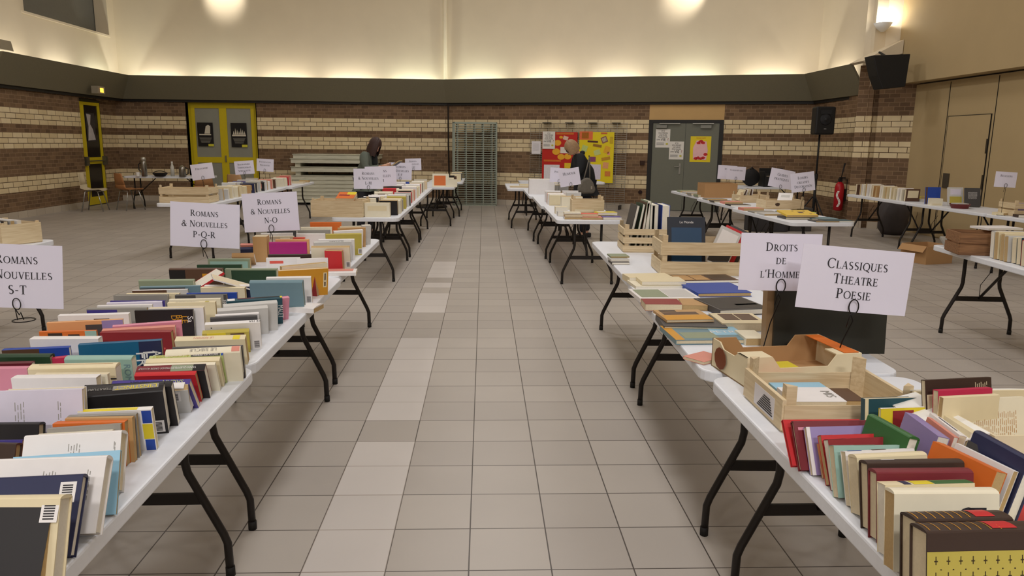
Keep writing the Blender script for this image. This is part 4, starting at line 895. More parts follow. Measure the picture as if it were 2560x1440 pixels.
# ---- nearest left table, aisle side
row([
 (-70, 1277, 93, 1277, .2, 27, 'ivory', dict(t=.02, d=[TXT(.7, .9, 6)])),
 (-60, 1265, 133, 1262, .2, 27, 'black', dict(t=.035, pg=PAGET, d=[('bar', .86, .8)])),
 (-60, 1257, 152, 1254, .2, 26, 'cream', dict(hard=True, t=.042)),
 (-60, 1200, 208, 1188, .19, 29, 'navy', dict(hard=True, t=.028, d=[('bar', .8, .66), ('ln', .3, .55, .55, .68, 8, 'grey')])),
 (-40, 1153, 267, 1142, .19, 28, 'white', dict(hard=True, t=.036, d=[TXT(.5, .62, 4), TXT(.86, .9, 3)])),
 (33, 1143, 301, 1125, .17, 25, 'light blue', dict(t=.012, lab='light blue book standing behind the ribbon-marked navy hardback, nearest left table')),
 (62, 1105, 305, 1091, .165, 24, 'white', dict(hard=True, d=[TXT(.46, .6, 6), TXT(.93, .95, 2)])),
 (88, 1100, 289, 1081, .13, 20, 'coral', dict(t=.008)),
 (96, 1084, 281, 1073, .135, 17, 'ivory', {}),
 (117, 1073, 301, 1060, .14, 10, 'grey', dict(pg=PAGET)),
 (131, 1060, 311, 1055, .14, 4, 'orange', dict(pg=PAGET)),
 (162, 1047, 330, 1044, .145, 2, 'tan', dict(t=.014)),
 (168, 1042, 340, 1036, .145, 0, 'grey', dict(t=.014)),
 (193, 1032, 378, 1024, .15, -5, 'white', dict(t=.018, d=[('s', 0, .8, .1, 'yellow'), ('q', .86, .68, .99, .98, 'blue'), ('q', .85, .3, .99, .66, 'yellow'), ('q', .86, .02, .99, .28, 'blue')], lab='white, blue and yellow paperback standing before the thick black title-spined book')),
 (158, 999, 407, 979, .18, -11, 'black', dict(t=.044, pg=PAGEW, d=[('s', .48, .95, .3, .75, 'grey'), ('s', .1, .2, .2, .8, 'brown'), ('bar', .84, .05), ('ln', .1, .45, .72, .72, 9, 'dark grey'), ('S', 'L\'INSTINCT', .72, .5, .02, 'yellow', R180), ('S', 'LITTERATURE', .38, .5, .012, 'grey', R180)], lab='thick black paperback with titled spine and barcode, nearest left table')),
 (205, 978, 428, 966, .175, -11, 'black', dict(t=.026, pg=PAGEW)),
 (370, 984, 470, 975, .13, -18, 'pale grey', dict(t=.03, sp='d', d=[('bar', .5, .55)])),
 (252, 968, 458, 962, .145, -14, 'white', dict(t=.022, d=[('S', 'LA FOI A CONTI', .27, .5, .013, 'ink', R180, .9), ('S', 'MARIANNE', .72, .5, .01, 'grey', R180)])),
 (276, 957, 473, 952, .15, -14, 'purple', dict(t=.02, d=[('S', 'SAGAN', .78, .5, .018, 'pale green', R180), ('S', 'ROMAN', .35, .5, .014, 'navy', R180)])),
 (335, 941, 488, 937, .14, -14, 'red', dict(t=.018, pg=PAGET)),
 (338, 933, 511, 926, .15, -15, 'maroon', dict(t=.03, d=[('q', .75, 0, 1, 1, 'black'), ('s', .5, .82, .05, .95, 'sage'), ('s', .82, 1, .02, .98, 'black'), ('S', 'YANN QUEFFELEC', .68, .5, .012, 'white', R180, .75), ('S', 'PRENDS GARDE AU LOUP', .26, .5, .011, 'pale grey', R180, .7)], lab='maroon and black paperback with white author lettering along its spine')),
 (358, 917, 537, 912, .14, -14, 'ivory', dict(t=.014)),
 (363, 908, 548, 902, .14, -14, 'cream', dict(t=.022)),
 (372, 897, 557, 889, .15, -14, 'pale green', dict(t=.026, d=[('s', .56, .96, .05, .95, 'dark grey'), ('s', .97, 1, .05, .95, 'blue'), ('S', 'ALCOOL VERT', .29, .5, .017, 'olive', R180), ('S', 'JACQUES PERRY', .76, .5, .0125, 'white', R180, .85)], lab='pale green paperback with green title on its spine, nearest left table')),
 (412, 886, 600, 876, .155, -8, 'ivory', dict(t=.034, d=[('S', 'LE SIECLE', .5, .5, .02, 'grey', R180), ('s', .88, .99, .1, .9, 'salmon')])),
 (430, 871, 606, 866, .15, -6, 'dark grey', dict(t=.012)),
 ], 'aisle row, nearest left table', 'aisle row of books on the nearest left table', hs=.8, lp=1.2, lm=1.8)
# ---- nearest left table, outer side
row([
 (-50, 1110, 40, 1112, .13, 20, 'dark brown', dict(t=.024, hard=True)),
 (-60, 1102, 56, 1100, .13, 18, 'violet', dict(t=.016)),
 (-90, 1064, 97, 1062, .13, 14, 'black', dict(hard=True, t=.03)),
 (-80, 981, 205, 973, .21, 8, 'lavender', dict(t=.012, d=[TXT(.4, .5, 6), TXT(.78, .82, 2)])),
 (14, 976, 210, 969, .2, 6, 'white', dict(t=.016, sp='d')),
 (27, 946, 240, 944, .17, -2, 'white', dict(t=.03, d=[('q', .5, .38, .82, .72, 'tan'), ('T', 'RO', .95, .6, .036, 'ink', PI/2), ('T', 'Le', .44, .55, .036, 'grey', PI/2)])),
 (83, 937, 268, 936, .16, -4, 'ivory', dict(t=.016, sp='d')),
 (69, 924, 288, 919, .165, -5, 'cream', dict(t=.04, d=[('T', 'J', .93, .75, .045, 'ink', PI/2), ('s', .1, .95, .45, .5, 'tan')])),
 (-50, 923, 67, 921, .15, -4, 'pink', dict(t=.022)),
 (-50, 911, 79, 908, .15, -4, 'burgundy', dict(t=.02)),
 (-50, 894, 124, 893, .15, -4, 'dark green', dict(t=.03, hard=True)),
 (160, 900, 328, 899, .155, -6, 'aqua', dict(t=.034, d=[('T', 'ROMAN', .92, .5, .028, 'steel blue', PI/2), ('q', .2, .62, .34, .7, 'brown')])),
 (130, 897, 172, 893, .14, -4, 'crimson', dict(t=.02)),
 (4, 876, 172, 869, .15, -4, 'blue', dict(t=.02, d=[('q', 0, 0, .55, 1, 'brown'), ('T', 'Le', .7, .3, .03, 'white', 0)])),
 (195, 863, 403, 851, .18, -2, (24, 92, 130), dict(c='deep blue', t=.022, d=[('q', .72, 0, 1, 1, 'navy'), ('T', 'ALAIN', .93, .5, .038, 'white', PI/2, .8), ('T', 'LE', .84, .6, .06, 'white', PI/2), ('T', 'FR', .74, .6, .05, 'white', PI/2), ('q', .32, 0, .45, .4, 'pale grey')], lab='deep blue book with white lettering at its right end, nearest left table')),
 ], 'outer row, nearest left table', 'outer row of books on the nearest left table')
# ---- second left table, aisle side
row([
 (436, 853, 612, 848, .14, -10, 'cream', dict(t=.03, d=[('s', .82, .92, .05, .95, 'yellow'), ('S', 'LE ROMAN', .4, .5, .014, 'salmon', R180)])),
 (505, 835, 622, 829, .12, -10, 'olive', dict(t=.024, d=[('q', .1, .5, .5, 1, 'yellow'), ('q', .6, .6, .9, .95, 'brown')])),
 (512, 813, 650, 806, .155, -10, 'white', dict(t=.02, d=[('bar', .84, .03), ('q', .1, .86, .12, .9, 'ink'), ('S', 'FE HA', .9, .5, .016, 'ink', R180)])),
 (525, 797, 643, 791, .14, -10, 'dark grey', dict(t=.012)),
 (538, 790, 647, 784, .14, -10, 'white', dict(t=.013, d=[('q', .1, .5, .85, .85, 'grey')])),
 (543, 779, 670, 770, .155, -8, 'pale grey', dict(t=.03)),
 (559, 769, 694, 758, .16, -6, 'pale grey', dict(t=.034)),
 (566, 755, 706, 746, .16, -8, 'teal', dict(t=.028, d=[('s', .02, .15, .2, .95, 'white'), ('s', .2, .5, .6, .95, 'burgundy'), ('s', .5, .95, .6, .95, 'black'), ('s', .96, 1, .3, 1, 'yellow'), ('T', 'MALET', .96, .5, .03, 'white', PI/2, .7), ('q', .3, .4, .36, .7, 'aqua'), ('q', .5, .45, .56, .75, 'aqua')], lab='dark teal paperback with white label on its spine, second left table')),
 (688, 752, 706, 750, .13, -8, 'tan', dict(t=.02, sp='l')),
 (706, 746, 724, 744, .14, -8, 'pink', dict(t=.02)),
 (623, 708, 756, 707, .19, -6, 'steel blue', dict(t=.034, hard=True, pg=PAGE)),
 (665, 696, 777, 694, .18, -6, 'white', dict(t=.022, d=[('bar', .86, .04)])),
 (698, 676, 786, 682, .165, -4, 'salmon', dict(t=.02, c='brick red', d=[('q', .03, 0, 1, .94, 'dark red')])),
 (696, 675, 821, 668, .2, -4, 'amber', dict(t=.014, sp='d', d=[('q', .9, .3, .97, .85, 'cream'), ('q', .92, .34, .95, .5, 'brown'), ('q', .92, .56, .95, .82, 'brown')])),
 (705, 668, 819, 657, .19, -3, 'ivory', dict(t=.03, sp='d')),
 ], 'aisle row, second left table', 'aisle row of books on the second left table', hs=.78, lm=1.9)
# ---- second left table, middle and outer
row([
 (73, 848, 245, 847, .155, -5, 'white', dict(t=.03)),
 (97, 830, 240, 827, .14, -5, 'orange', dict(t=.012, d=[('q', .15, .4, .4, .95, 'dark brown'), ('q', .5, .4, .7, .9, 'dark brown'), ('q', .8, .3, 1, 1, 'aqua')])),
 (249, 832, 427, 830, .155, -5, 'dark red', dict(t=.024, d=[('q', .07, .5, .09, .55, 'coral'), ('q', .88, .5, .9, .55, 'coral')])),
 (254, 827, 437, 817, .16, -6, 'salmon', dict(t=.024)),
 (281, 817, 454, 804, .165, -6, 'pink', dict(t=.02, d=[('bar', .97, .1)])),
 (116, 808, 306, 799, .165, -4, 'peach', dict(t=.016, d=[('q', .5, .2, .72, .9, 'dark grey'), ('q', .72, .7, 1, 1, 'lilac')])),
 (144, 790, 321, 785, .155, -5, 'white', dict(t=.024, d=[('q', .24, .55, .46, .85, 'dark brown'), ('q', .5, .58, .72, .88, 'dark brown')])),
 (216, 772, 367, 770, .145, -5, 'grey', dict(t=.016, d=[('q', 0, .2, .5, .95, 'violet')])),
 (242, 765, 380, 762, .145, -5, 'white', dict(t=.014)),
 (336, 777, 482, 774, .165, -3, 'black', dict(t=.012, d=[('q', .2, .3, .5, .66, 'sage'), ('T', 'LE', .84, .72, .03, 'amber', PI/2), ('T', 'BN', .75, .72, .03, 'amber', PI/2), ('T', 'DE', .66, .72, .03, 'amber', PI/2), ('T', 'Sa', .94, .72, .03, 'white', PI/2)], lab='black book with ochre letters and green picture, second left table')),
 (370, 772, 508, 769, .165, -3, 'white', dict(t=.026, sp='d')),
 (418, 758, 538, 755, .155, -4, 'cream', dict(t=.022, d=[('s', .78, .86, .1, .9, 'olive'), ('S', 'COMMANDEUR', .4, .5, .013, 'grey', R180)])),
 (422, 750, 551, 747, .15, -4, 'ivory', dict(t=.018)),
 (437, 739, 566, 737, .15, -4, 'dark grey', dict(t=.02, d=[('T', 'FRANCE', .95, .5, .022, 'white', PI/2), ('q', .4, 0, .94, 1, 'grey')])),
 (466, 734, 592, 732, .14, -4, 'blue', dict(t=.014)),
 (275, 753, 412, 752, .13, -4, 'violet', dict(t=.01)),
 (266, 757, 405, 753, .13, -4, 'lavender', dict(t=.012)),
 (283, 739, 418, 738, .145, -4, 'grey', dict(t=.022, sp='d', hard=True)),
 (315, 735, 448, 734, .14, -4, 'cream', dict(t=.016)),
 (330, 727, 469, 724, .14, -4, 'brown', dict(t=.016, d=[('s', 0, 1, .05, .95, 'white'), ('q', .62, 0, 1, 1, 'pale grey')])),
 (349, 718, 500, 715, .145, -4, 'steel blue', dict(t=.02, d=[('q', 0, .6, .75, .95, 'dark grey')])),
 (346, 703, 483, 702, .14, -4, 'sage', dict(t=.03, hard=True)),
 (501, 720, 611, 720, .14, -6, 'cream', dict(t=.024)),
 (510, 715, 636, 714, .14, -6, 'white', dict(t=.022, d=[('q', .8, 0, .97, .96, 'navy')])),
 (422, 674, 555, 674, .17, -3, 'brown', dict(t=.03, d=[('q', 0, .3, .3, .98, 'black'), ('q', .62, .5, .72, .85, 'amber')], hard=True)),
 (562, 673, 692, 673, .16, -3, 'sage', dict(t=.026, d=[('q', .12, .2, .98, .95, 'dark green'), ('q', .1, 0, .95, .4, 'brown')])),
 (492, 663, 604, 662, .14, -3, 'dark green', dict(t=.016)),
 (519, 648, 624, 648, .155, -3, 'sage', dict(t=.026, d=[('q', .05, .1, .95, .9, 'aqua')])),
 ], 'inner rows, second left table', 'inner rows of books on the second left table')
# ---- third left table, aisle side
row([
 (811, 627, 854, 628, .14, -3, 'red', dict(t=.03, sp='l')),
 (777, 620, 874, 619, .16, -8, 'ivory', dict(t=.036, sp='d', d=[('bar', .88, .08)])),
 (785, 607, 879, 604, .16, -7, 'pale grey', dict(t=.028, d=[('S', 'GUILLARD', .6, .5, .02, 'ink', R180)])),
 (796, 600, 886, 599, .16, -6, 'white', dict(t=.02)),
 (814, 587, 904, 585, .17, -6, 'olive', dict(t=.024, d=[('q', .3, .72, .42, .8, 'dark grey'), ('bar', .9, .05)])),
 (835, 579, 908, 575, .16, -5, 'white', dict(t=.024)),
 (845, 571, 914, 569, .165, -4, 'tan', dict(t=.022)),
 (850, 566, 917, 564, .165, -4, 'ivory', dict(t=.02, sp='d')),
 (906, 564, 928, 563, .17, -4, 'pale grey', dict(t=.03, sp='l')),
 ], 'aisle row, third left table', 'aisle row of books on the third left table', hs=.92, lm=1.9)
row([
 (665, 646, 750, 645, .1, -4, 'white', dict(t=.024, d=[('q', .1, .6, .5, .8, 'coral')])),
 (742, 648, 820, 645, .1, -4, 'white', dict(t=.018)),
 (670, 638, 782, 637, .11, -4, 'dark brown', dict(t=.03, d=[('q', .85, .3, .88, .6, 'white')])),
 (672, 608, 766, 607, .15, -4, 'magenta', dict(t=.03, hard=True)),
 (688, 599, 772, 599, .14, -4, 'peach', dict(t=.02)),
 (700, 596, 724, 596, .14, -4, 'ivory', dict(t=.02)),
 (732, 594, 762, 594, .14, -4, 'coral', dict(t=.02)),
 (640, 592, 735, 591, .15, -4, 'ivory', dict(t=.024)),
 (740, 585, 812, 585, .15, -4, 'white', dict(t=.024)),
 (652, 584, 732, 583, .15, -4, 'white', dict(t=.02)),
 (668, 579, 740, 578, .15, -4, 'dark grey', dict(t=.014)),
 (744, 576, 826, 575, .15, -4, 'grey', dict(t=.016)),
 (752, 569, 830, 568, .15, -4, 'ivory', dict(t=.024)),
 (775, 556, 853, 556, .19, -2, 'orange', dict(t=.026)),
 (600, 606, 632, 606, .14, -3, 'salmon', dict(t=.02)),
 (600, 612, 634, 611, .14, -3, 'navy', dict(t=.02)),
 (578, 626, 634, 625, .13, -3, 'tan', dict(t=.03)),
 ], 'inner rows, third left table', 'inner rows of books on the third left table')
def solo(L, h, t, col, px, py, yaw, lab, lean=0, sp='l', deco=(), hard=False, roll=0, z=0):
    p = at(px, py, TZ+z); o = book(L, h, t, col, (p.x, p.y, TZ+z), yaw, lean, sp, hard, deco, lab)
    if roll: o.rotation_euler = (-lean, roll, yaw)
    return o
solo(.09, .17, .1, 'tan', 652, 655, .1, 'tan box file standing upright among the books, third left table', sp='r')
solo(.19, .012, .13, 'red', 520, 712, .6, 'red paperback tipped over the inner rows, second left table', z=.1, roll=-.5)
solo(.2, .02, .14, 'white', 848, 690, .1, 'white paperback with red lettering lying by the table edge, third left table', z=0, sp='u', deco=[('s', .1, .9, .2, .8, 'salmon')])
solo(.13, .022, .12, 'white', 752, 782, -.2, 'small white booklet lying beside the steel blue book', sp='u')
solo(.21, .006, .16, 'white', 590, 716, .4, 'open white booklet tented over the inner rows, second left table', z=.12, roll=.35)
# red ribbon marking the navy hardback
# ---- nearest right table, aisle side
row([
 (2318, 1334, 2660, 1327, .2, 8, 'dark brown', dict(t=.05, hard=True, d=[('q', 0, 0, 1, .8, 'olive')]+[('s', .03+.075*k, .036+.075*k, .1, .9, 'amber') for k in range(8)]+[('s', .5, .68, .15, .85, 'red')]+[('q', .06+.09*i, .66-.17*j, .068+.09*i, .75-.17*j, 'dark brown') for i in range(10) for j in range(4)]+[('q', .05+.09*i, .69-.17*j, .078+.09*i, .705-.17*j, 'dark brown') for i in range(10) for j in range(4)]+[('q', .095+.09*i, .6-.17*j, .107+.09*i, .615-.17*j, 'dark brown') for i in range(10) for j in range(4)], lab='dark-spined book with patterned yellow cover, nearest on the right')),
 (2291, 1304, 2534, 1299, .19, 8, 'dark brown', dict(t=.05, hard=True, d=[('s', .03+.09*k, .04+.09*k, .1, .9, 'amber') for k in range(7)]+[('s', .64, .84, .15, .85, 'red')], lab='dark-spined book with red label behind the patterned yellow one')),
 (2236, 1235, 2499, 1234, .19, 8, 'ivory', dict(t=.036, sp='u', d=[('T', 'DU', .78, .6, .05, 'ink', PI/2), ('T', 'O', .69, .68, .06, 'ink', PI/2)], lab='thick ivory paperback lettered DU O, nearest right table')),
 (2213, 1213, 2437, 1208, .18, 9, 'cream', dict(t=.03, d=[('s', .22, .3, .05, .95, 'navy'), ('s', .33, .55, .05, .95, 'yellow'), ('s', .56, 1, .05, .95, 'green')])),
 (2192, 1184, 2434, 1182, .18, 9, 'maroon', dict(t=.036, hard=True)),
 (2169, 1161, 2411, 1157, .18, 11, 'dark brown', dict(t=.036, hard=True, d=[('s', .18, .32, .4, .5, 'white')])),
 (2142, 1145, 2318, 1137, .16, 12, 'cream', dict(t=.034)),
 (2113, 1129, 2286, 1121, .155, 16, 'white', dict(t=.02, d=[('s', .05, .25, .1, .9, 'blue'), ('s', .4, .6, .1, .9, 'brown')])),
 (2084, 1114, 2262, 1112, .15, 18, 'aqua', dict(t=.026, d=[('s', 0, .3, .1, .9, 'pale grey'), ('s', .3, .6, .1, .9, 'sage')])),
 (2070, 1099, 2230, 1091, .15, 20, 'dark red', dict(t=.022, d=[('s', 0, .3, .1, .9, 'dark brown'), ('S', 'SLL', .85, .5, .024, 'white', 0)])),
 (2052, 1088, 2224, 1083, .15, 24, 'red', dict(t=.018, d=[('s', 0, .2, .1, .9, 'white'), ('s', .5, .9, .1, .5, 'orange')])),
 (2037, 1079, 2216, 1074, .14, 26, 'peach', dict(t=.014)),
 (2014, 1076, 2190, 1071, .15, 30, 'lilac', dict(t=.014, d=[('q', 0, 0, .05, 1, 'white')])),
 (1982, 1064, 2166, 1061, .155, 34, 'maroon', dict(t=.018, hard=True, d=[('q', .05, .82, .95, .88, 'pink')])),
 (1957, 1054, 2148, 1053, .155, 36, 'red', dict(t=.014, hard=True)),
 ], 'aisle row, nearest right table', 'aisle row of books on the nearest right table', hs=.78, lp=1.25)
def slant(x1, y1, x2, y2, h, t, col, lean, lab, hard=False, sp='u', deco=()):
    """upright book whose long edge runs away to the right: from (x1,y1) to (x2,y2) along its top"""
    Zt = TZ+h*math.cos(math.radians(lean))
    a, c = at(x1, y1, Zt), at(x2, y2, Zt); yaw = math.atan2(c.y-a.y, c.x-a.x); ln = math.radians(lean); mid = (a+c)/2
    nx, ny = -math.sin(yaw), math.cos(yaw)
    return book((c-a).length, h, t, col, (mid.x-nx*h*math.sin(ln), mid.y-ny*h*math.sin(ln), TZ), yaw, ln, sp, hard, deco, lab, 'slanting books on the nearest right table')
WR = 'slanting right of the aisle row, nearest right table'
slant(2300, 1100, 2195, 1043, .14, .03, 'green', -14, 'green clothbound book '+WR, True)
slant(2375, 1097, 2290, 1036, .14, .028, 'lilac', -12, 'purple-grey paperback '+WR)
slant(2398, 1095, 2330, 1045, .135, .012, 'salmon', -12, 'thin rose paperback '+WR)
slant(2418, 1092, 2342, 1036, .13, .018, 'white', -12, 'white paperback with navy stripe '+WR, deco=[('s', .2, .8, .4, .6, 'navy')])
slant(2458, 1088, 2372, 1034, .13, .03, 'cream', -12, 'thick cream paperback '+WR)
slant(2519, 1184, 2358, 1108, .15, .03, 'orange', -16, 'orange paperback lettered ZE '+WR, deco=[('T', 'ZE', .45, .6, .06, 'ink', PI), ('q', .02, .35, .35, .95, 'dark brown'), ('q', 0, 0, 1, .25, 'red')])
slant(2547, 1180, 2402, 1110, .15, .014, 'white', -16, 'thin white paperback behind the orange one, nearest right table')
slant(2580, 1180, 2440, 1105, .15, .02, 'dark grey', -16, 'dark grey paperback behind the orange and white ones, nearest right table')
slant(2600, 1160, 2462, 1085, .17, .028, 'navy', -14, 'navy hardback at right edge beside the open cream book', True)
row([(2163, 998, 2302, 994, .15, 8, 'teal', dict(t=.02, sp='l', lab='teal picture-cover book standing behind the slanting green one', d=[('q', .3, .25, .7, .8, 'brown'), ('q', .7, .2, .98, .9, 'blue'), ('q', 0, 0, .06, 1, 'cream')])),
     (2202, 1025, 2350, 1020, .15, 18, 'yellow', dict(t=.01, lab='thin white-spined book with yellow and dark red cover, nearest right table', d=[('s', 0, 1, .05, .95, 'white'), ('q', .2, .1, .55, .95, 'dark red')])),
     ], '', 'slanting books on the nearest right table')
# big books inside the white-lined box at the right edge
zb_ = TZ+.008
row([(2380, 1000, 2560, 992, .17, 12, 'ivory', dict(t=.014, lab='open cream book with printed pages in the box at right edge', d=[('ln', .3, .2, .9, .8, 9, 'tan')])),
     (2359, 995, 2500, 988, .18, 12, 'cream', dict(t=.02, lab='cream book second from the front in the right edge box')),
     (2346, 978, 2481, 971, .185, 12, 'crimson', dict(t=.02, lab='rose red book in the white-lined box at right edge')),
     (2313, 951, 2478, 943, .2, 12, 'dark brown', dict(t=.016, lab='dark brown picture book at the back of the right edge box', d=[('q', .02, .45, .16, .8, 'cream'), ('q', .3, .5, .45, .7, 'salmon'), ('ln', .75, .5, .95, .95, 3, 'cream')])),
     ], '', 'big books in the box at right edge', zt=zb_, hs=.95)
flat(2400, 1436, 2700, 1440, .2, .03, 'yellow', 0, 'yellow and navy book lying flat at bottom right corner', [('q', 0, 0, 1, .1, 'navy'), ('q', 0, 0, .08, 1, 'navy'), ('q', .1, .2, 1, .3, 'navy')])
flat(2520, 1310, 2680, 1305, .2, .03, 'red', .0, 'red book lying flat at the right edge beyond the dark-spined pair')
# small books inside the tray crate
for (a_, b_, c_, d_, dp, col, lb, z_) in ((1985, 1004, 2118, 1004, .13, 'white', 'white paperback lettered MIS on top in the wooden tray crate', .055), (1960, 987, 2093, 986, .12, 'light blue', 'light blue paperback in the middle of the wooden tray crate', .035), (1930, 976, 2040, 975, .12, 'coral', 'red-edged paperback at back of the wooden tray crate', .012), (2110, 1002, 2165, 1002, .12, 'brown', 'brown paperback at the right end of the wooden tray crate', .02)):
    flat(a_, b_, c_, d_, dp, .018, col, z_, lb, [('T', 'MIS', .82, .5, .04, 'grey', PI/2)] if 'MIS' in lb else (), group='paperbacks in the tray crate')
flat(1895, 926, 2004, 921, .09, .02, 'yellow', .02, 'book with bright yellow edge inside the fruit box')
# ---- second right table: big board portfolio, flat books
p0_ = at(2068, 893, TZ); 
book(.44, .255, .014, (46, 46, 40), (1.35, 2.79, TZ), -.02, math.radians(4), 'l', True, (), 'tall dark green-grey portfolio standing behind the CLASSIQUES sign', name='portfolio', cat='portfolio')
book(.44, .26, .05, (150, 122, 88), (1.325, 2.81, TZ), -.02, math.radians(4), 'l', True, (), 'brown board portfolio standing behind the dark one', name='portfolio', cat='portfolio')
FG = 'flat books on the right aisle tables'
def FLB(*a, **k): k.setdefault('group', FG); return flat(*a, **k)
FLB(1708, 890, 1760, 905, .12, .012, 'salmon', 0, 'thin salmon book sticking out left of the fruit box', name='album')
FLB(1690, 850, 1880, 848, .24, .02, 'steel blue', 0, 'blue landscape-cover album lying near the fruit box', [('q', .0, 0, .12, 1, 'amber'), ('q', .15, .1, .6, .5, 'sage'), ('q', .6, .3, 1, 1, 'light blue'), ('T', 'PETRA', .8, .5, .05, 'white', 0)], hard=True, name='album')
FLB(1865, 846, 1916, 846, .14, .03, 'ivory', 0, 'thick ivory book lying left of the tall portfolios')
FLB(1660, 815, 1820, 818, .24, .03, 'dark grey', 0, 'large grey album under the tan folder', hard=True, name='album')
FLB(1667, 800, 1786, 798, .2, .012, 'tan', .032, 'tan card folder with round corners and dark picture', [('q', .1, .5, .85, .75, 'brown'), ('q', .1, .8, .45, .95, 'dark brown'), ('q', .02, .02, .98, .45, 'amber')], name='folder')
FLB(1806, 808, 1920, 808, .2, .036, 'cream', 0, 'thick cream book with four brown photographs on its cover', [('q', .16, .3, .5, .9, 'brown'), ('q', .53, .3, .9, .9, 'brown')])
FLB(1800, 775, 1925, 770, .28, .03, 'dark grey', .038 if False else 0, 'large dark photo album lying behind the cream one', [('q', .05, .05, .95, .95, 'black'), ('q', .5, .3, .95, .4, 'pale grey')], hard=True, name='album')
FLB(1614, 760, 1706, 761, .13, .034, 'dark red', 0, 'brick red book lying at the table edge', sp='u')
FLB(1706, 762, 1770, 764, .16, .026, 'tan', 0, 'tan paperback lying right of the brick red book')
FLB(1600, 746, 1752, 745, .26, .02, 'white', 0, 'large white album with grey photograph on its cover', [('q', .05, .1, .5, .9, 'sage'), ('q', .52, .1, .95, .9, 'pale grey')], name='album')
FLB(1745, 733, 1880, 731, .3, .022, 'blue', 0, 'bright blue album lying right of the white one', hard=True, name='album')
FLB(1590, 716, 1710, 715, .2, .016, 'ivory', .0, 'cream magazine lying open near the crates', name='magazine')
FLB(1605, 704, 1716, 704, .16, .02, 'cream', .018, 'cream paperback on top of the cream magazine')
FLB(1695, 702, 1848, 700, .2, .016, 'brown', 0, 'brown striped photo magazine below the nearer slatted crate', [('q', .05, .1, .3, .9, 'tan'), ('q', .32, .1, .55, .9, 'tan'), ('q', .6, .1, .95, .9, 'dark brown')], name='magazine')
FLB(1574, 694, 1682, 692, .14, .034, 'cream', 0, 'thick cream paperback at the foot of the nearer slatted crate')
FLB(1530, 656, 1574, 656, .13, .016, 'dark grey', 0, 'dark booklet lowest of three left of the nearer slatted crate', name='booklet')
FLB(1528, 649, 1574, 649, .13, .014, 'pale grey', .018, 'grey booklet in the middle of three beside the nearer crate', name='booklet')
FLB(1527, 641, 1574, 641, .13, .01, 'sage', .034, 'topmost green-grey booklet of three beside the nearer crate', name='booklet')
# standing books in the two slatted crates
def stand(px0, py0, px1, Y, h, col, lab, t, roll=0, hard=True, lean=.12, z=TZ+.01, yaw=PI/2, L=.2, deco=()):
    a = aty((px0+px1)/2, py0, Y)
    o = book(L, h, t, col, (a.x-t/2, Y+L/2, z), yaw-PI, 0, 'd', hard, deco, lab, 'tall books in the farther slatted crate')
    return o
for i, (x, h, t, col, rl, lb) in enumerate(((1.10, .34, .022, 'dark grey', .2, 'leftmost tall book of the farther slatted crate, photo cover, leaning'), (1.15, .35, .02, 'dark green', .17, 'dark green tall book second from the left in farther crate'), (1.19, .36, .022, 'brown', .14, 'brown tall book third from the left in farther crate'), (1.235, .37, .03, 'sage', .05, 'sage tall book in the middle of the farther slatted crate'), (1.28, .34, .016, 'dark grey', 0, 'thin dark grey tall book in the farther slatted crate'), (1.31, .345, .065, 'navy', 0, 'thick white-paged navy tall book in the farther slatted crate'), (1.395, .34, .06, 'blue', 0, 'rightmost thick tall book of the farther slatted crate, blue spine'))):
    cv, pg = book_geo(.25, h, t, 'd', True)
    o = thing('hardback_book', lb, 'book', (x, 5.72, TZ+.012), group='tall books in the farther slatted crate', rot=(0, rl, -PI/2+.0))
    # turned so the page edges face the aisle end
    o.rotation_euler = (0, 0, 0); X = Matrix.Rotation(rl, 4, 'Y') @ Matrix.Rotation(PI/2, 4, 'Z')
    cv.v = [tuple(X @ Vector(v)) for v in cv.v]; pg.v = [tuple(X @ Vector(v)) for v in pg.v]
    cv.build('cover', cm(col), o); pg.build('page_block', PAGEW, o)
p = aty(1713, 625, 4.72)
book(.24, .34, .02, (20, 26, 40), (p.x, 4.66, TZ+.012), -.03, math.radians(14), 'l', True, [('q', .1, .08, .9, .8, (24, 62, 96)), ('q', .3, .38, .7, .46, (70, 130, 160)), ('T', 'Le Monde', .5, .9, .022, 'white')], 'dark blue night-sky picture book standing in the nearer slatted crate', 'books in the nearer slatted crate')
for i, (x, col, lb, dc) in enumerate(((1.49, 'pale grey', 'silver and black magazine leaning in the nearer slatted crate', [('q', .1, .5, .9, .92, 'white'), ('q', .05, .05, .95, .45, 'dark grey')]), (1.53, 'red', 'red book leaning behind the silver magazine, nearer slatted crate', ()), (1.565, 'dark grey', 'dark grey book leaning last in the nearer slatted crate', ()))):
    o = book(.14, .25, .016, col, (x-.02, 4.66+.02*i, TZ+.045), 0, math.radians(12), 'l', False, dc, lb, 'books in the nearer slatted crate')
    o.rotation_euler = (-math.radians(12), .42, -.12)
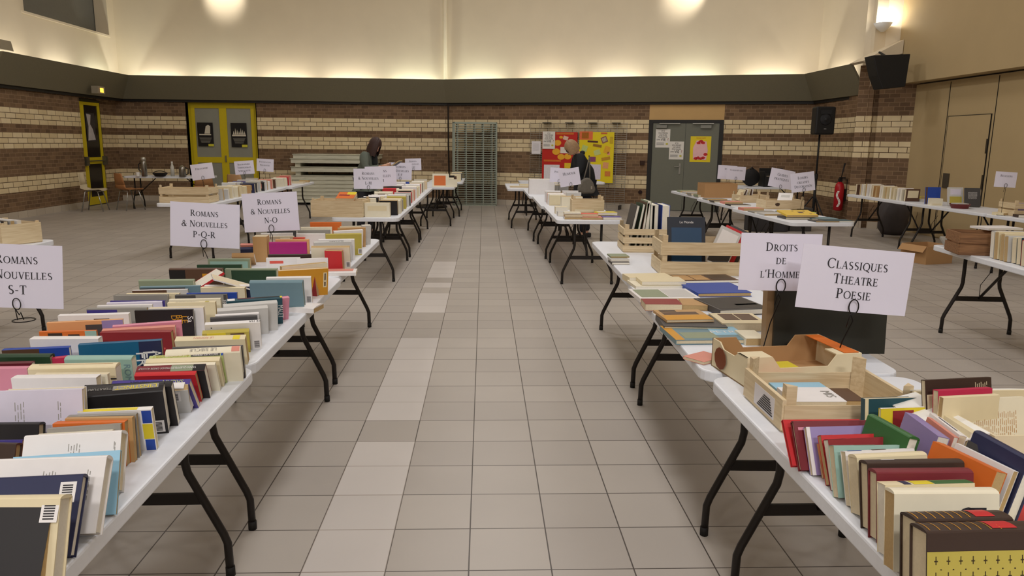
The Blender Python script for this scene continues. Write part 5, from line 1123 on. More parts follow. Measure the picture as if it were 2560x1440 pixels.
# ================================================================ FAR ROWS
WTS = ['white']*6+['ivory']*5+['cream']*4+['pale grey']*3+['tan', 'black', 'navy', 'grey', 'salmon', 'red', 'blue', 'dark grey', 'brown', 'olive']
def frow(key, n, x, ya, yb, where, group, h=(.13, .17), L=(.19, .23), lean=(-12, -2), cols=WTS, along=False, sp='ud', order='from the front', seed=1):
    """a row of books on one table; x across, ya..yb along the table (metres from its near end)"""
    r = random.Random(seed*31+n); t0 = TABLES[key]; Mx = Matrix.Translation(t0.location) @ Matrix.Rotation(t0.rotation_euler.z, 4, 'Z')
    st = (yb-ya)/n; ln0 = r.uniform(*lean)
    for i in range(n):
        col = cols[r.randrange(len(cols))]; hh = r.uniform(*h); LL = r.uniform(*L); t = min(.045, st*r.uniform(.7, .9))
        p = Mx @ Vector((x+r.uniform(-.012, .012), ya+st*i, TZ)); ln = math.radians(ln0+r.uniform(-1, 1))
        yw = t0.rotation_euler.z+r.uniform(-.03, .03)
        d = []
        if r.random() < .35: d.append(('q', r.uniform(.1, .3), .3, r.uniform(.6, .9), .9, cols[r.randrange(len(cols))]))
        lab = '%s, %s %s in %s' % (desc(col, False), ORD[i+1], order, where)
        if along:      # books set with the long edge along the table, covers facing the aisle
            yw += PI/2
        book(LL, hh, t, col, p, yw, ln, sp[r.randrange(len(sp))], False, d if not along else (), lab, group, simple=not d or along)
frow('L4', 9, .21, .32, 1.78, 'aisle row beyond the low crate', 'books in the far left aisle rows', seed=2, sp='uud')
frow('L4', 6, -.06, .66, 1.78, 'inner row beyond the low crate', 'books in the far left aisle rows', seed=3)
frow('L5', 9, .2, .03, 1.78, 'aisle row, middle far left table', 'books in the far left aisle rows', seed=4, sp='uud')
frow('L5', 5, -.06, .1, 1.7, 'inner row, middle far left table', 'books in the far left aisle rows', seed=5)
frow('L6', 9, .18, .03, 1.75, 'aisle row, last far left table', 'books in the far left aisle rows', seed=6)
frow('L6', 4, -.08, .1, 1.6, 'inner row, last far left table', 'books in the far left aisle rows', seed=7)
frow('L7', 6, .22, .35, 1.6, 'row on the offset table by the grilles', 'books on the offset far tables', seed=8)
frow('L8', 6, .2, .2, 1.6, 'row before the green grilles', 'books on the offset far tables', seed=9)
tb = lambda k, x, y, z=TZ: (Matrix.Translation(TABLES[k].location) @ Matrix.Rotation(TABLES[k].rotation_euler.z, 4, 'Z')) @ Vector((x, y, z))
def fb(k, x, y, L, d, t, col, lab, z=0, rz=0, deco=(), name=None, sp='l', group='flat books on the far tables'):
    """flat book on table k"""
    p = tb(k, x, y, TZ+z+.001); return book(L, d, t, col, p, TABLES[k].rotation_euler.z+rz, PI/2, sp, False, deco, lab, group, name, simple=not deco)
def up(k, x, y, L, h, t, col, lab, rz=0, lean=0, deco=(), sp='l', hard=False, z=0, name=None, group=None):
    p = tb(k, x, y, TZ+z); return book(L, h, t, col, p, TABLES[k].rotation_euler.z+rz, math.radians(lean), sp, hard, deco, lab, group, name, simple=not deco)
up('L7', .1, .12, .3, .24, .02, 'ivory', 'book with orange picture standing at the end of the offset far table', deco=[('q', .1, .1, .8, .85, 'orange')], lean=8)
up('L7', .3, .1, .2, .14, .05, 'ivory', 'pale book standing right of the orange picture, offset far table', lean=4)
up('L4', .12, .1, .27, .15, .09, 'ivory', 'cream card box with folded yellow slip, near corner of far left aisle row', deco=[('q', .12, .45, .88, .8, 'cream'), ('q', .05, .4, .95, .44, 'ivory')], name='card_box')
o = fb('L4', -.27, .34, .2, .17, .03, 'orange', 'orange and yellow book propped on top of the low wooden crate', z=.15, deco=[('q', .1, .4, .7, .6, 'dark red'), ('q', .5, .6, 1, 1, 'yellow')]); o.rotation_euler = (-PI/2+.35, 0, -.1)
fb('L4', -.08, .2, .16, .12, .03, 'brown', 'brown paperback lying inside the low wooden crate', z=.09)
fb('L4', .0, .24, .14, .12, .03, 'cream', 'cream paperback lying inside the low wooden crate', z=.1)
# loose books on the third left table's far end
fb('L3', -.2, 1.6, .2, .15, .02, 'brown', 'brown book lying at the far end of the third left table')
fb('L3', .1, 1.68, .16, .2, .03, 'tan', 'tan book lying open at the far end of the third left table')
# middle left rows
frow('LM1', 6, .2, .62, 1.75, 'the row behind the slatted crate', 'books on the middle left tables', seed=11)
frow('LM2', 9, .15, .1, 1.7, 'aisle row of the middle left table', 'books on the middle left tables', seed=12)
frow('LM2', 6, -.12, .3, 1.7, 'inner row of the middle left table', 'books on the middle left tables', seed=13, cols=WTS+['light blue', 'teal', 'orange'])
frow('LM3', 5, .1, .05, .7, 'the far end row of the middle left tables', 'books on the middle left tables', seed=14)
up('LM1', .22, .52, .06, .16, .16, 'ivory', 'two ivory paperbacks leaning at the end of the slatted crate', rz=.2)
up('LM1', -.05, .6, .25, .17, .02, 'dark grey', 'thin dark framed book standing behind the slatted crate', lean=12)
fb('LM1', -.05, .2, .5, .2, .05, 'cream', 'cream folded paper lying inside the slatted crate below PHILOSOPHIE', z=.1)
fb('LM3', .15, 1.1, .3, .2, .03, 'cream', 'cream book lying at the far end of the middle left tables')
fb('LM3', .22, 1.5, .18, .14, .05, 'aqua', 'small aqua book at the far corner of the middle left tables')
for i, (x, y, col, lb) in enumerate(((-.1, 1.72, 'light blue', 'light blue paperback at front of pale crate, far left edge'), (-.14, 1.78, 'dark brown', 'dark brown paperback second in pale crate, far left edge'), (-.18, 1.84, 'pale grey', 'grey paperback third in pale crate, far left edge'), (-.22, 1.9, 'white', 'white paperback at back of pale crate, far left edge'))):
    q = Matrix.Translation((-3.72, 5.95, TZ+.012)) @ Matrix.Rotation(-.5, 4, 'Z') @ Vector((-.04, -.11+.05*i, 0)); o = book(.3, .16, .03, col, q, -.5, 0, 'u', False, (), lb, 'books in the crate at the far left edge', simple=True)
# right aisle row
fb('RB1', -.17, .08, .2, .15, .025, 'pale grey', 'grey book at bottom of the small stack, near end of right aisle row')
fb('RB1', -.17, .09, .19, .14, .022, 'tan', 'tan book second from the bottom of the small stack, right aisle row', z=.027)
fb('RB1', -.18, .1, .18, .14, .02, 'ivory', 'ivory book on top of the small stack, near end of right aisle row', z=.051)
fb('RB1', .04, .06, .24, .17, .024, 'salmon', 'salmon book lying beside the small stack, right aisle row')
fb('RB1', .0, .12, .2, .14, .03, 'coral', 'coral book on top of the salmon one, right aisle row', z=.026)
fb('RB1', .24, .04, .2, .15, .03, 'purple', 'purple book at the near right corner of the right aisle row')
fb('RB1', .2, .26, .24, .16, .02, 'pale grey', 'wrapped grey book under the yellow one, right aisle row')
fb('RB1', .22, .24, .22, .16, .03, 'yellow', 'bright yellow wrapped book near the corner, right aisle row', z=.032, deco=[('q', .1, .3, .5, .9, 'white')], rz=.1)
fb('RB1', .22, .52, .24, .17, .02, 'sage', 'sage green magazine lying right of the plywood crate')
fb('RB1', .2, .74, .26, .18, .02, 'dark grey', 'dark grey magazine beyond the sage one, right aisle row')
fb('RB1', -.24, .42, .14, .12, .05, 'pale grey', 'grey stack of small books left of the plywood crate', z=0)
fb('RB1', -.24, .7, .14, .12, .08, 'cream', 'thick cream block of booklets behind the grey stack')
fb('RB1', .02, .66, .22, .14, .03, 'cream', 'cream paperback lying inside the plywood crate', z=.03)
up('RB1', -.05, 1.3, .26, .16, .16, 'ivory', 'ivory card box on the right aisle row behind the crate', name='card_box')
up('RB1', .18, 1.35, .26, .12, .1, 'white', 'white and blue boxed set beyond the crate, right aisle row', deco=[('q', .1, .15, .9, .4, 'blue')], name='card_box')
frow('RB2', 5, -.15, .1, .8, 'the short row behind the ivory box', 'books on the right aisle row', seed=15)
frow('RB2', 4, .1, .3, 1.2, 'the row below the HUMOUR sign', 'books on the right aisle row', seed=16)
up('RB3', -.14, .45, .4, .24, .2, 'white', 'large plain white carton left of the HUMOUR sign', name='carton')
frow('RB3', 4, .2, .6, 1.4, 'the row beside the blonde person', 'books on the right aisle row', seed=17)
fb('RB4', -.1, .4, .4, .26, .02, 'ivory', 'ivory papers lying on the table left of the grid')
fb('RB4', .05, .8, .3, .3, .03, 'cream', 'cream papers lying behind the ivory ones')
# right middle row
RCN = 'on the right middle tables'
fb('RC1', .05, .02, .26, .2, .012, 'dark grey', 'dark thin book lying at the near end of the right middle row')
fb('RC1', .2, .03, .3, .22, .014, 'teal', 'teal thin book at the near right corner of the right middle row')
fb('RC1', .15, .28, .3, .22, .014, 'steel blue', 'steel blue magazine behind the teal book, right middle row')
fb('RC1', -.1, .34, .34, .24, .02, 'dark grey', 'dark album under the yellow folder, right middle row')
o = fb('RC1', -.1, .3, .36, .28, .02, (226, 190, 70), 'yellow folder with small pictures on the right middle row', z=.03, deco=[('q', .52, .4, .68, .65, 'brown'), ('q', .4, .75, .46, .82, 'brown'), ('q', .75, .72, .82, .82, 'brown'), ('q', .8, .2, .88, .3, 'brown')], name='folder'); o.rotation_euler.x += .12
fb('RC1', .16, .62, .1, .08, .05, (214, 226, 60), 'small neon yellow notepad right of the yellow folder', name='notepad')
fb('RC1', -.2, .75, .3, .22, .02, 'pale grey', 'pale magazine lying behind the yellow folder, right middle row')
fb('RC1', -.2, 1.05, .3, .22, .015, 'grey', 'grey magazine second behind the yellow folder, right middle row')
fb('RC1', .1, 1.0, .26, .2, .02, 'steel blue', 'blue-grey magazine right of the pale ones, right middle row')
fb('RC1', -.22, 1.4, .26, .2, .03, 'salmon', 'pinkish book before the dark-print crate, right middle row')
o = up('RC1', .3, 1.72, .18, .2, .012, 'white', 'white leaflet tilted out of the dark-print crate', rz=-.5, lean=58, z=.08, name='leaflet', deco=[('q', .2, .5, .8, .75, 'pale grey')])
MB().prism([(.03*math.cos(a*.9)*(1+.3*(a % 2)), .022*math.sin(a*.9)) for a in range(7)], 0, .001, TR(-.1, -.155, .06, rx=PI/2)).build('leaf_print', M((70, 50, 36), .6), [o_ for o_ in bpy.data.objects if o_.get('label', '').startswith('wooden crate with dark print')][0])
for i in range(8):
    a = .5-.1*i
    o = up('RC2', -.02+.03*i, 1.0+.01*i, .2, .16, .014, ('cream', 'ivory', 'brown', 'white')[i % 4], '%s card %s from the left in the crate beside the cardboard box' % (('cream', 'ivory', 'brown', 'white')[i % 4], ORD[i+1]), rz=PI/2, z=.03, group='cards in the wooden crate', name='card'); o.rotation_euler = (0, -.5, PI/2); o.rotation_euler = Euler((.45-.05*i, 0, PI/2))
fb('RC2', -.22, .3, .28, .22, .015, 'black', 'black thin book lying on the right middle table edge')
fb('RC2', -.2, .62, .26, .2, .03, 'salmon', 'salmon book left of the crate of cards, right middle row')
fb('RC2', -.22, .95, .3, .22, .014, 'dark grey', 'dark magazine left of the crate of cards, right middle row')
fb('RC2', -.2, 1.3, .3, .24, .02, 'grey', 'grey magazine left of the cardboard box, right middle row')
fb('RC3', -.2, .2, .34, .24, .03, 'sage', 'sage magazine at front of pile before the grey door')
fb('RC3', -.2, .55, .34, .24, .03, 'grey', 'grey magazine second in pile before the grey door')
fb('RC3', -.18, .9, .34, .24, .025, 'pale grey', 'pale magazine third in pile before the grey door')
fb('RC3', .1, 1.0, .3, .22, .05, 'salmon', 'salmon book at back of the table before the grey door')
fb('RC3', -.18, 1.3, .3, .22, .03, 'sage', 'sage book at the far end before the grey door')
# far right row by the partition
BDC = ['ivory']*5+['cream']*4+['white']*3+['tan', 'pale grey', 'brown']
frow('RD1', 15, -.16, .14, 1.72, 'the cream row before the pier', 'books in the row before the pier', h=(.17, .2), L=(.2, .24), cols=BDC, seed=21, lean=(-6, 0), order='from the front')
fb('RD1', .12, .06, .3, .2, .03, 'pale grey', 'grey book lying at the near end of the cream row')
fb('RD1', .2, .35, .2, .15, .06, 'olive', 'olive book lying behind the near end of the cream row')
for i, (y, x, L, h, col, lb, dc, le) in enumerate(((1.5, -.12, .2, .24, 'blue', 'blue book standing alone on the partition table', [('q', 0, 0, .1, 1, 'brown')], 6), (1.12, -.02, .2, .26, 'pale grey', 'grey and yellow picture book leaning beside the blue one', [('q', .1, .1, .9, .5, 'olive'), ('q', .15, .6, .85, .9, 'lavender')], 14), (.96, .12, .2, .26, 'dark grey', 'dark book with white lettering leaning behind the grey one', [('ln', .2, .4, .8, .8, 5, 'white')], 14), (1.2, -.24, .15, .1, 'ivory', 'ivory box beside the blue book, partition table', [('q', .1, .1, .9, .3, 'cream')], 0))):
    up('RD2', x, y, L, h, .03 if i < 3 else .12, col, lb, rz=-.15, lean=le, deco=dc, group='books on the partition table')
o = thing('tray', 'dark red oval tray of papers left of the crate by the partition', 'tray', tb('RD2', -.18, .78))
MB().lathe([(.1, 0), (.13, .06), (.125, .06), (.09, .008)], 18).build('bowl', M((110, 44, 44), .5), o); MB().box(-.08, .08, -.07, .07, .055, .068).build('papers', cm('pale grey'), o)
o = book(.2, .14, .03, 'lilac', (6.52, 8.86, TZ+.01), -.1, 0, 'u', False, (), 'lilac paperback standing inside the RELIGIONS crate', simple=True)
for i, (x, y, col) in enumerate(((-.2, 1.7, 'cream'), (-.05, 1.62, 'brown'), (.1, 1.55, 'tan'), (-.18, 1.4, 'dark brown'), (.05, 1.3, 'cream'))):
    fb('RD3', x, y-.1, .2, .14, .03, col, '%s book %s from the far end on the table cut by right edge' % (col, ORD[i+1]), rz=.4-.2*i)
# right edge table
frow('RE', 16, -.18, .1, 1.1, 'the leaning row at the right edge', 'books on the right edge table', h=(.17, .2), L=(.2, .23), cols=['ivory']*4+['cream']*4+['tan']*2+['pale grey', 'teal', 'red', 'grey', 'dark brown'], seed=23, lean=(4, 8))
frow('RE', 7, .12, .3, 1.12, 'the back row at the right edge', 'books on the right edge table', h=(.17, .21), cols=['ivory', 'white', 'cream', 'brown', 'navy'], seed=24, lean=(4, 8))
fb('RE', .0, 1.42, .3, .2, .016, 'white', 'white magazine lying on the brown crate, right edge', z=.17, rz=.2)
up('RE', -.2, 1.66, .24, .12, .02, 'grey', 'grey ring binder lying left of the brown crate', lean=60, name='binder')
fb('RE', -.14, 1.7, .16, .12, .06, 'olive', 'olive box of cards left of the brown crate', name='card_box')
# black-edged boxed books on the refreshment and far tables
fb('FW', .0, .4, .5, .3, .04, 'ivory', 'ivory papers on the table before the display grid')
# ================================================================ PEOPLE
def skin_geo(nodes, edges, sub=2):
    """nodes: name -> (x, y, z, rx, ry); grows one continuous surface along the edges"""
    ks = list(nodes); me = bpy.data.meshes.new('skeleton')
    me.from_pydata([nodes[k][:3] for k in ks], [(ks.index(a), ks.index(b)) for a, b in edges], [])
    o = bpy.data.objects.new('skeleton', me); COL.objects.link(o)
    m = o.modifiers.new('skin', 'SKIN'); m.use_smooth_shade = True; m.branch_smoothing = .6
    for i, k in enumerate(ks):
        n = nodes[k]; sv = me.skin_vertices[0].data[i]; sv.radius = (n[3], n[4] if len(n) > 4 else n[3]); sv.use_root = i == 0
    s = o.modifiers.new('sub', 'SUBSURF'); s.levels = s.render_levels = sub
    dg = bpy.context.evaluated_depsgraph_get(); dg.update()
    r = bpy.data.meshes.new_from_object(o.evaluated_get(dg)); bpy.data.objects.remove(o)
    vs = [tuple(v.co) for v in r.vertices]; fs = [tuple(p.vertices) for p in r.polygons]; bpy.data.meshes.remove(r)
    return vs, fs
def head_geo(c, pitch, s=1.0):
    n, m = 28, 20; vs = []; fs = []
    X = Matrix.Translation(c) @ Matrix.Rotation(pitch, 4, 'Y')
    for j in range(m+1):
        th = PI*j/m
        for i in range(n):
            ph = 2*PI*i/n; x, y, z = math.sin(th)*math.cos(ph), math.sin(th)*math.sin(ph), math.cos(th)
            f = max(0, x)
            px_, py_, pz_ = x*.095, y*.074, z*.118
            if z < 0: py_ *= 1-.3*z*z; px_ *= 1-.12*z*z*(1 if x > 0 else 2.2)
            px_ += f**4*(.026*math.exp(-((y/.16)**2+((z+.22)/.2)**2)) - .012*sum(math.exp(-(((y-e)/.16)**2+((z-.08)/.12)**2)) for e in (-.4, .4))+.008*math.exp(-((y/.3)**2+((z+.52)/.1)**2)) + .012*math.exp(-((y/.3)**2+((z+.85)/.16)**2)))
            ear = math.exp(-(((x+.05)/.16)**2+((z+.08)/.24)**2)); py_ += math.copysign(.014*ear, y) if abs(y) > .5 else 0
            vs.append(tuple(X @ Vector((px_*s, py_*s, pz_*s))))
    for j in range(m):
        for i in range(n): fs.append((j*n+i, (j+1)*n+i, (j+1)*n+(i+1) % n, j*n+(i+1) % n))
    return vs, fs, X
def hair_geo(X, length, back, fringe, s=1.06, seed=1):
    r = random.Random(seed); mb = MB(); n, m = 32, 12; vs = []
    for j in range(m+1):
        for i in range(n):
            ph = 2*PI*i/n; cph = math.cos(ph)
            low = fringe if cph > .72 else length*(1-.12*max(0, cph))
            z_end = math.cos(low) if low < PI*.6 else None
            th = min(low, PI*.56)*j/m
            x, y, z = math.sin(th)*cph, math.sin(th)*math.sin(ph), math.cos(th)
            k = 1.13+.03*math.sin(ph*9+seed)+.012*r.random()
            p = Vector((x*.1*k-back*.5*(1-cph)*j/m, y*.08*k, z*.122*k))
            p = X @ (p*s)
            if low > PI*.56: p.z -= (low-PI*.56)*.11*(j/m)**3*(1 if cph < .3 else .9)
            vs.append(tuple(p))
    fs = [(j*n+i, (j+1)*n+i, (j+1)*n+(i+1) % n, j*n+(i+1) % n) for j in range(m) for i in range(n)]
    return MB().add(vs, fs)
def finger(mb, base, d, side, curl, L, r):
    p = Vector(base); d = Vector(d).normalized(); pts = [p.copy()]
    for k, f in enumerate((.45, .32, .23)):
        d = (d+Vector(curl)*(.35*(k+.4))).normalized(); p = p+d*L*f; pts.append(p.copy())
    mb.tube(pts, [r, r*.95, r*.88, r*.6], 8)
def hand_geo(mb, wrist, d, palm_n, side):
    """palm and five bent fingers; d points along the hand, palm_n is the palm's outward normal"""
    w = Vector(wrist); d = Vector(d).normalized(); n = Vector(palm_n).normalized(); s = d.cross(n).normalized()*side
    R = Matrix((s, d, n)).transposed().to_4x4(); R.translation = w
    mb.prism([(-.026, -.01), (.026, -.01), (.04, .05), (.038, .085), (-.038, .085), (-.038, .04)], -.012, .012, R)
    for k, (off, L) in enumerate(((-.03, .06), (-.01, .072), (.011, .076), (.031, .068))):
        finger(mb, R @ Vector((off, .08, 0)), d, s, n, L, .0085-.0006*(k == 0))
    finger(mb, R @ Vector((.036, .022, .004)), (d*.6+s*.8), s, n*.6, .062, .0095)
SKIN = M((206, 158, 132), .5, var=.04, scale=8, name='skin')
def person(label, loc, rz, pose, cloth, hairc, hair, scale=1.0, glasses=False):
    o = thing('person', label, 'person', loc, rz); P = pose
    J = {'pelvis': (*P['pelvis'], .11, .13), 'spine': (*P['spine'], .1, .12), 'chest': (*P['chest'], .085, .1), 'neck': (*P['neck'], .052), 'skull': (*(Vector(P['head'])-Vector((.01, 0, .03))), .06)}
    E = [('pelvis', 'spine'), ('spine', 'chest'), ('chest', 'neck'), ('neck', 'skull')]
    for s, n in ((1, 'l'), (-1, 'r')):
        for k, rr in (('hip', .088), ('knee', .058), ('ankle', .038), ('toe', .034)): J[k+n] = (*P[k+n], rr)
        for k, rr in (('sho', .04), ('elb', .04), ('wri', .027)): J[k+n] = (*P[k+n], rr)
        E += [('pelvis', 'hip'+n), ('hip'+n, 'knee'+n), ('knee'+n, 'ankle'+n), ('ankle'+n, 'toe'+n), ('chest', 'sho'+n), ('sho'+n, 'elb'+n), ('elb'+n, 'wri'+n)]
    vs, fs = skin_geo(J, E); b = MB().add(vs, fs)
    hv, hf, HX = head_geo(Vector(P['head']), P['pitch']); b.add(hv, hf)
    for s, n in ((1, 'l'), (-1, 'r')):
        d = Vector(P['wri'+n])-Vector(P['elb'+n]); hand_geo(b, Vector(P['wri'+n]), d.normalized()+Vector((.1, 0, -.1)), (-.1, -s*.9, .25), 1 if s > 0 else -1)
    b.build('body', SKIN, o, smooth=True)
    ey = MB()
    for e in (-.03, .03): ey.lathe([(.002, -.009), (.008, -.004), (.0095, 0), (.008, .004), (.002, .009)], 10, HX @ Matrix.Translation((.084, e, .008)))
    ey.build('eyes', M((52, 40, 34), .3), o, smooth=True)
    MB().box(.088, .096, -.022, .022, -.066, -.056, HX).build('lips', M((166, 84, 80), .5), o)
    # coat
    CJ = {k: (*v[:3], v[3]+cloth.get('fat', .045), (v[4] if len(v) > 4 else v[3])+cloth.get('fat', .045)) for k, v in J.items() if k[:3] in ('pel', 'spi', 'che', 'sho', 'elb', 'wri')}
    CJ['hem'] = (P['pelvis'][0], 0, P['pelvis'][2]-.16, .135, .165); CJ['neck'] = (*(Vector(P['neck'])*.6+Vector(P['chest'])*.4), .075)
    for n in 'lr':
        w, e = Vector(P['wri'+n]), Vector(P['elb'+n]); CJ['wri'+n] = (*(e+(w-e)*.86), .045); CJ['elb'+n] = (*P['elb'+n], .07); CJ['sho'+n] = (*P['sho'+n], .098)
    vs, fs = skin_geo(CJ, [('hem', 'pelvis'), ('pelvis', 'spine'), ('spine', 'chest'), ('chest', 'neck')]+[(a+n, c+n) if a != 'chest' else ('chest', c+n) for n in 'lr' for a, c in (('chest', 'sho'), ('sho', 'elb'), ('elb', 'wri'))])
    co_ = MB().add(vs, fs).build(cloth.get('name', 'coat'), cloth['coat'], o, smooth=True)
    TJ = {'pelvis': (*P['pelvis'][:2], P['pelvis'][2]-.02, .125, .15)}
    TE = []
    for n in 'lr':
        TJ['hip'+n] = (*P['hip'+n], .105); TJ['knee'+n] = (*P['knee'+n], .078); a = P['ankle'+n]; TJ['ankle'+n] = (a[0], a[1], a[2]+.02, .062); TE += [('pelvis', 'hip'+n), ('hip'+n, 'knee'+n), ('knee'+n, 'ankle'+n)]
    vs, fs = skin_geo(TJ, TE); MB().add(vs, fs).build('trousers', cloth['trousers'], o, smooth=True)
    for n in 'lr':
        a, t = P['ankle'+n], P['toe'+n]; dv = (Vector(t)-Vector(a)); an = math.atan2(dv.y, dv.x)
        MB().prism([(-.07, -.035), (.08, -.045), (.15, -.03), (.165, 0), (.15, .03), (.08, .045), (-.07, .035)], 0, .075, TR(a[0], a[1], 0, an)).build('shoe', M((26, 24, 24), .5), o, bevel=.02)
    hb_ = hair_geo(HX, *hair[:3], seed=hair[3]).build('hair', hairc, o, smooth=True)
    if glasses:
        g = MB()
        for e in (-.033, .033): g.tube([tuple(HX @ Vector((.1, e+.022*math.cos(a*PI/6), .008+.018*math.sin(a*PI/6)))) for a in range(13)], .0025, 6)
        for e in (-1, 1): g.tube([tuple(HX @ Vector((.1, e*.055, .012))), tuple(HX @ Vector((-.01, e*.082, .012)))], .0025, 6)
        g.build('glasses', M((24, 22, 22), .4), o)
    return o, HX
def pose(lean, headfwd, headz, pitch, arms, step=.06):
    P = {'pelvis': (0, 0, .9), 'spine': (lean*.4, 0, 1.07), 'chest': (lean, 0, 1.25), 'neck': (lean+.06, 0, 1.40), 'head': (headfwd, 0, headz), 'pitch': pitch}
    for s, n in ((1, 'l'), (-1, 'r')):
        P['hip'+n] = (0, s*.085, .84); P['knee'+n] = (.025+s*step*.5, s*.095, .47); P['ankle'+n] = (s*step, s*.1, .07); P['toe'+n] = (.13+s*step, s*.115, .035)
        P['sho'+n] = (lean+.0, s*.165, 1.325)
        P['elb'+n], P['wri'+n] = arms[n]
    return P
pp = pose(.06, .17, 1.46, .72, {'l': ((.1, .22, 1.08), (.33, .1, 1.14)), 'r': ((.12, -.23, 1.08), (.34, -.09, 1.13))})
GREYG = M((92, 98, 88), .85, var=.12, scale=60, bump=.2, name='grey_green_wool'); DKT = M((40, 40, 46), .85, name='dark_cloth')
person('person with dark bobbed hair in a grey-green jacket reading at the far left row', (-1.93, 12.35, 0), -.25, pp, dict(coat=GREYG, trousers=DKT, name='jacket'), M((58, 38, 32), .55, var=.2, scale=40, name='dark_brown_hair'), (PI*.98, .02, PI*.36, 3))
c_ = math.cos(-.25); s_ = math.sin(-.25)
def loc_of(x, y, z, b=(-1.93, 12.35), a=-.25): return (b[0]+x*math.cos(a)-y*math.sin(a), b[1]+x*math.sin(a)+y*math.cos(a), z)
o = book(.16, .22, .02, 'black', loc_of(.43, 0, 1.1), -.25-PI/2, math.radians(58), 'l', False, (), 'black book held open by the person in the grey-green jacket')
vs, fs = skin_geo({'a': (.13, 0, 1.38, .05, .05), 'b': (.17, .02, 1.27, .045, .06), 'c': (.17, .0, 1.14, .04, .06)}, [('a', 'b'), ('b', 'c')])
MB().add(vs, fs).build('scarf', M((30, 32, 32), .85), [q for q in bpy.data.objects if q.name == 'person'][0], smooth=True)
pp = pose(.12, .245, 1.45, .68, {'l': ((.16, .22, 1.08), (.34, .12, 1.0)), 'r': ((.16, -.22, 1.08), (.34, -.12, 1.0))})
BKJ = M((28, 29, 31), .85, var=.15, scale=50, bump=.2, name='black_fleece')
AN2 = PI+.12
o2, HX2 = person('blonde person with glasses in a black hooded jacket bending over the right row', (1.66, 12.25, 0), AN2, pp, dict(coat=BKJ, trousers=M((34, 36, 44), .8), name='jacket', fat=.075), M((150, 120, 88), .55, var=.25, scale=40, name='blonde_hair'), (PI*.74, .015, PI*.4, 5), glasses=True)
vs, fs = skin_geo({'a': (.1, .0, 1.41, .075, .06), 'b': (.08, .1, 1.37, .075, .07), 'c': (.08, -.1, 1.37, .075, .07), 'd': (.02, 0, 1.35, .09, .08)}, [('a', 'b'), ('a', 'c'), ('a', 'd')])
MB().add(vs, fs).build('hood', BKJ, o2, smooth=True)
hp = loc_of(-.08, -.0, 0, (1.63, 12.25), AN2)
bag = thing('shoulder_bag', 'grey cloth shoulder bag hanging behind the blonde person', 'bag', (1.62, 11.88, .78), .1)
GB = M((104, 98, 88), .8, var=.15, scale=30, bump=.3, name='grey_cloth')
MB().prism([(x*.74, z*.66) for x, z in ((-.19, .0), (-.2, .1), (-.14, .25), (-.04, .33), (.05, .33), (.13, .22), (.19, .05), (.15, -.04), (-.08, -.05))], -.05, .05, TR(rx=PI/2)).build('bag_body', GB, bag, bevel=.03)
MB().tube([(-.05, 0, .2), (.0, .04, .36), (.05, .1, .52), (.06, .16, .56), (.06, .1, .5), (.05, .02, .2)], .01, 8).build('strap', GB, bag, smooth=True)
MB().box(.05, .075, -.06, -.05, .04, .09).build('buckle', M((200, 196, 186), .25, .9), bag)
# ================================================================ LIGHT AND CAMERA
def area(name, loc, sx, sy, power, rot=(0, 0, 0), col=(1, .93, .84), spread=PI):
    l = bpy.data.lights.new(name, 'AREA'); l.shape = 'RECTANGLE'; l.size = sx; l.size_y = sy; l.energy = power; l.color = col; l.spread = spread
    o = bpy.data.objects.new(name, l); COL.objects.link(o); o.location = loc; o.rotation_euler = rot; return o
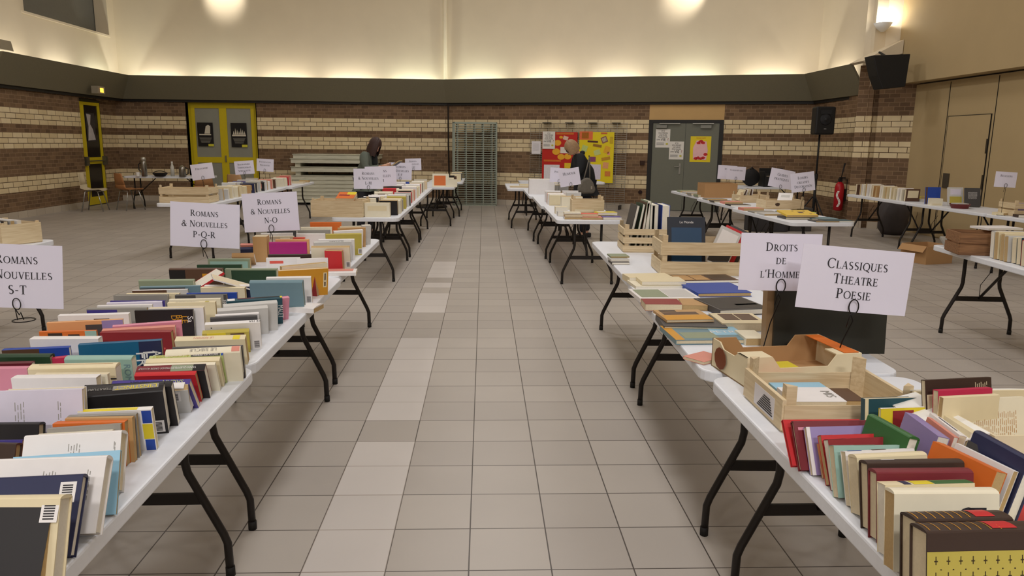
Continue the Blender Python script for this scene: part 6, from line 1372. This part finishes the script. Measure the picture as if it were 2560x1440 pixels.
# fluorescent tubes lying in the cove
for i in range(4):
    a, c = offs(PATH, .2)[i], offs(PATH, .2)[i+1]; ln = (c-a).length; n = max(1, round(ln/1.55))
    dr = (c-a).normalized(); an = math.atan2(dr.y, dr.x)
    for k in range(n):
        p = a+(c-a)*((k+.5)/n)
        area('cove_tube', (p.x, p.y, 2.78), 1.15, .06, 7 if i in (0, 3) else 9.5, (PI, 0, an), ((1, .93, .8), (1, .96, .86), (.95, 1, .87))[(k+i) % 3])
# ceiling lamps of the hall; unseen rows behind the camera added as tilted fill
for x, pw in ((-5.0, 34), (0.1, 78), (4.6, 26)):
    for y in (-6.2, -2.2, 2, 6, 10, 14):
        back = y < 0
        area('hall_and_fill_lamp', (x, y, 5.6 if back else 6.9), 1.2, .5, pw*{-6.2: 2.5, -2.2: 1.0, 2: .6, 6: 1, 10: 1.1, 14: 1.15}[y], (.55 if back else 0, 0, 0), (1, .975, .965))
# wall-washing spots near the ceiling
def spot(name, loc, target, power, ang, blend=.6, col=(1, .93, .82), r=.05):
    l = bpy.data.lights.new(name, 'SPOT'); l.energy = power; l.spot_size = ang; l.spot_blend = blend; l.color = col; l.shadow_soft_size = r
    o = bpy.data.objects.new(name, l); COL.objects.link(o); o.location = loc
    o.rotation_euler = (Vector(target)-Vector(loc)).to_track_quat('-Z', 'Y').to_euler(); return o
for px, py, Y in ((560, -25, 19.4), (1720, -25, 17.6)):
    t = aty(px, py, Y); spot('wall_spot', (t.x, t.y-.7, t.z+.35), t, 70, 1.25)
SC.world = bpy.data.worlds.new('hall_air'); SC.world.use_nodes = True
SC.world.node_tree.nodes['Background'].inputs[0].default_value = (.02, .02, .022, 1)
cam = bpy.data.cameras.new('camera'); co = bpy.data.objects.new('camera', cam); COL.objects.link(co)
co.matrix_world = Matrix(((R2.x, U2.x, -FW.x, 0), (R2.y, U2.y, -FW.y, 0), (R2.z, U2.z, -FW.z, H), (0, 0, 0, 1)))
cam.sensor_width = 36; cam.lens = 36*F/2560; cam.clip_end = 100
SC.camera = co
SC.view_settings.view_transform = 'Standard'; SC.view_settings.look = 'None'; SC.view_settings.gamma = 1; SC.view_settings.exposure = .1
SC.view_settings.use_curve_mapping = False
SC.cycles.max_bounces = 8; SC.cycles.diffuse_bounces = 4

l = bpy.data.lights.new('sconce_light', 'POINT'); l.energy = 8; l.color = (1, .95, .86); l.shadow_soft_size = .04; o = bpy.data.objects.new('sconce_light', l); COL.objects.link(o); o.location = SCONCE
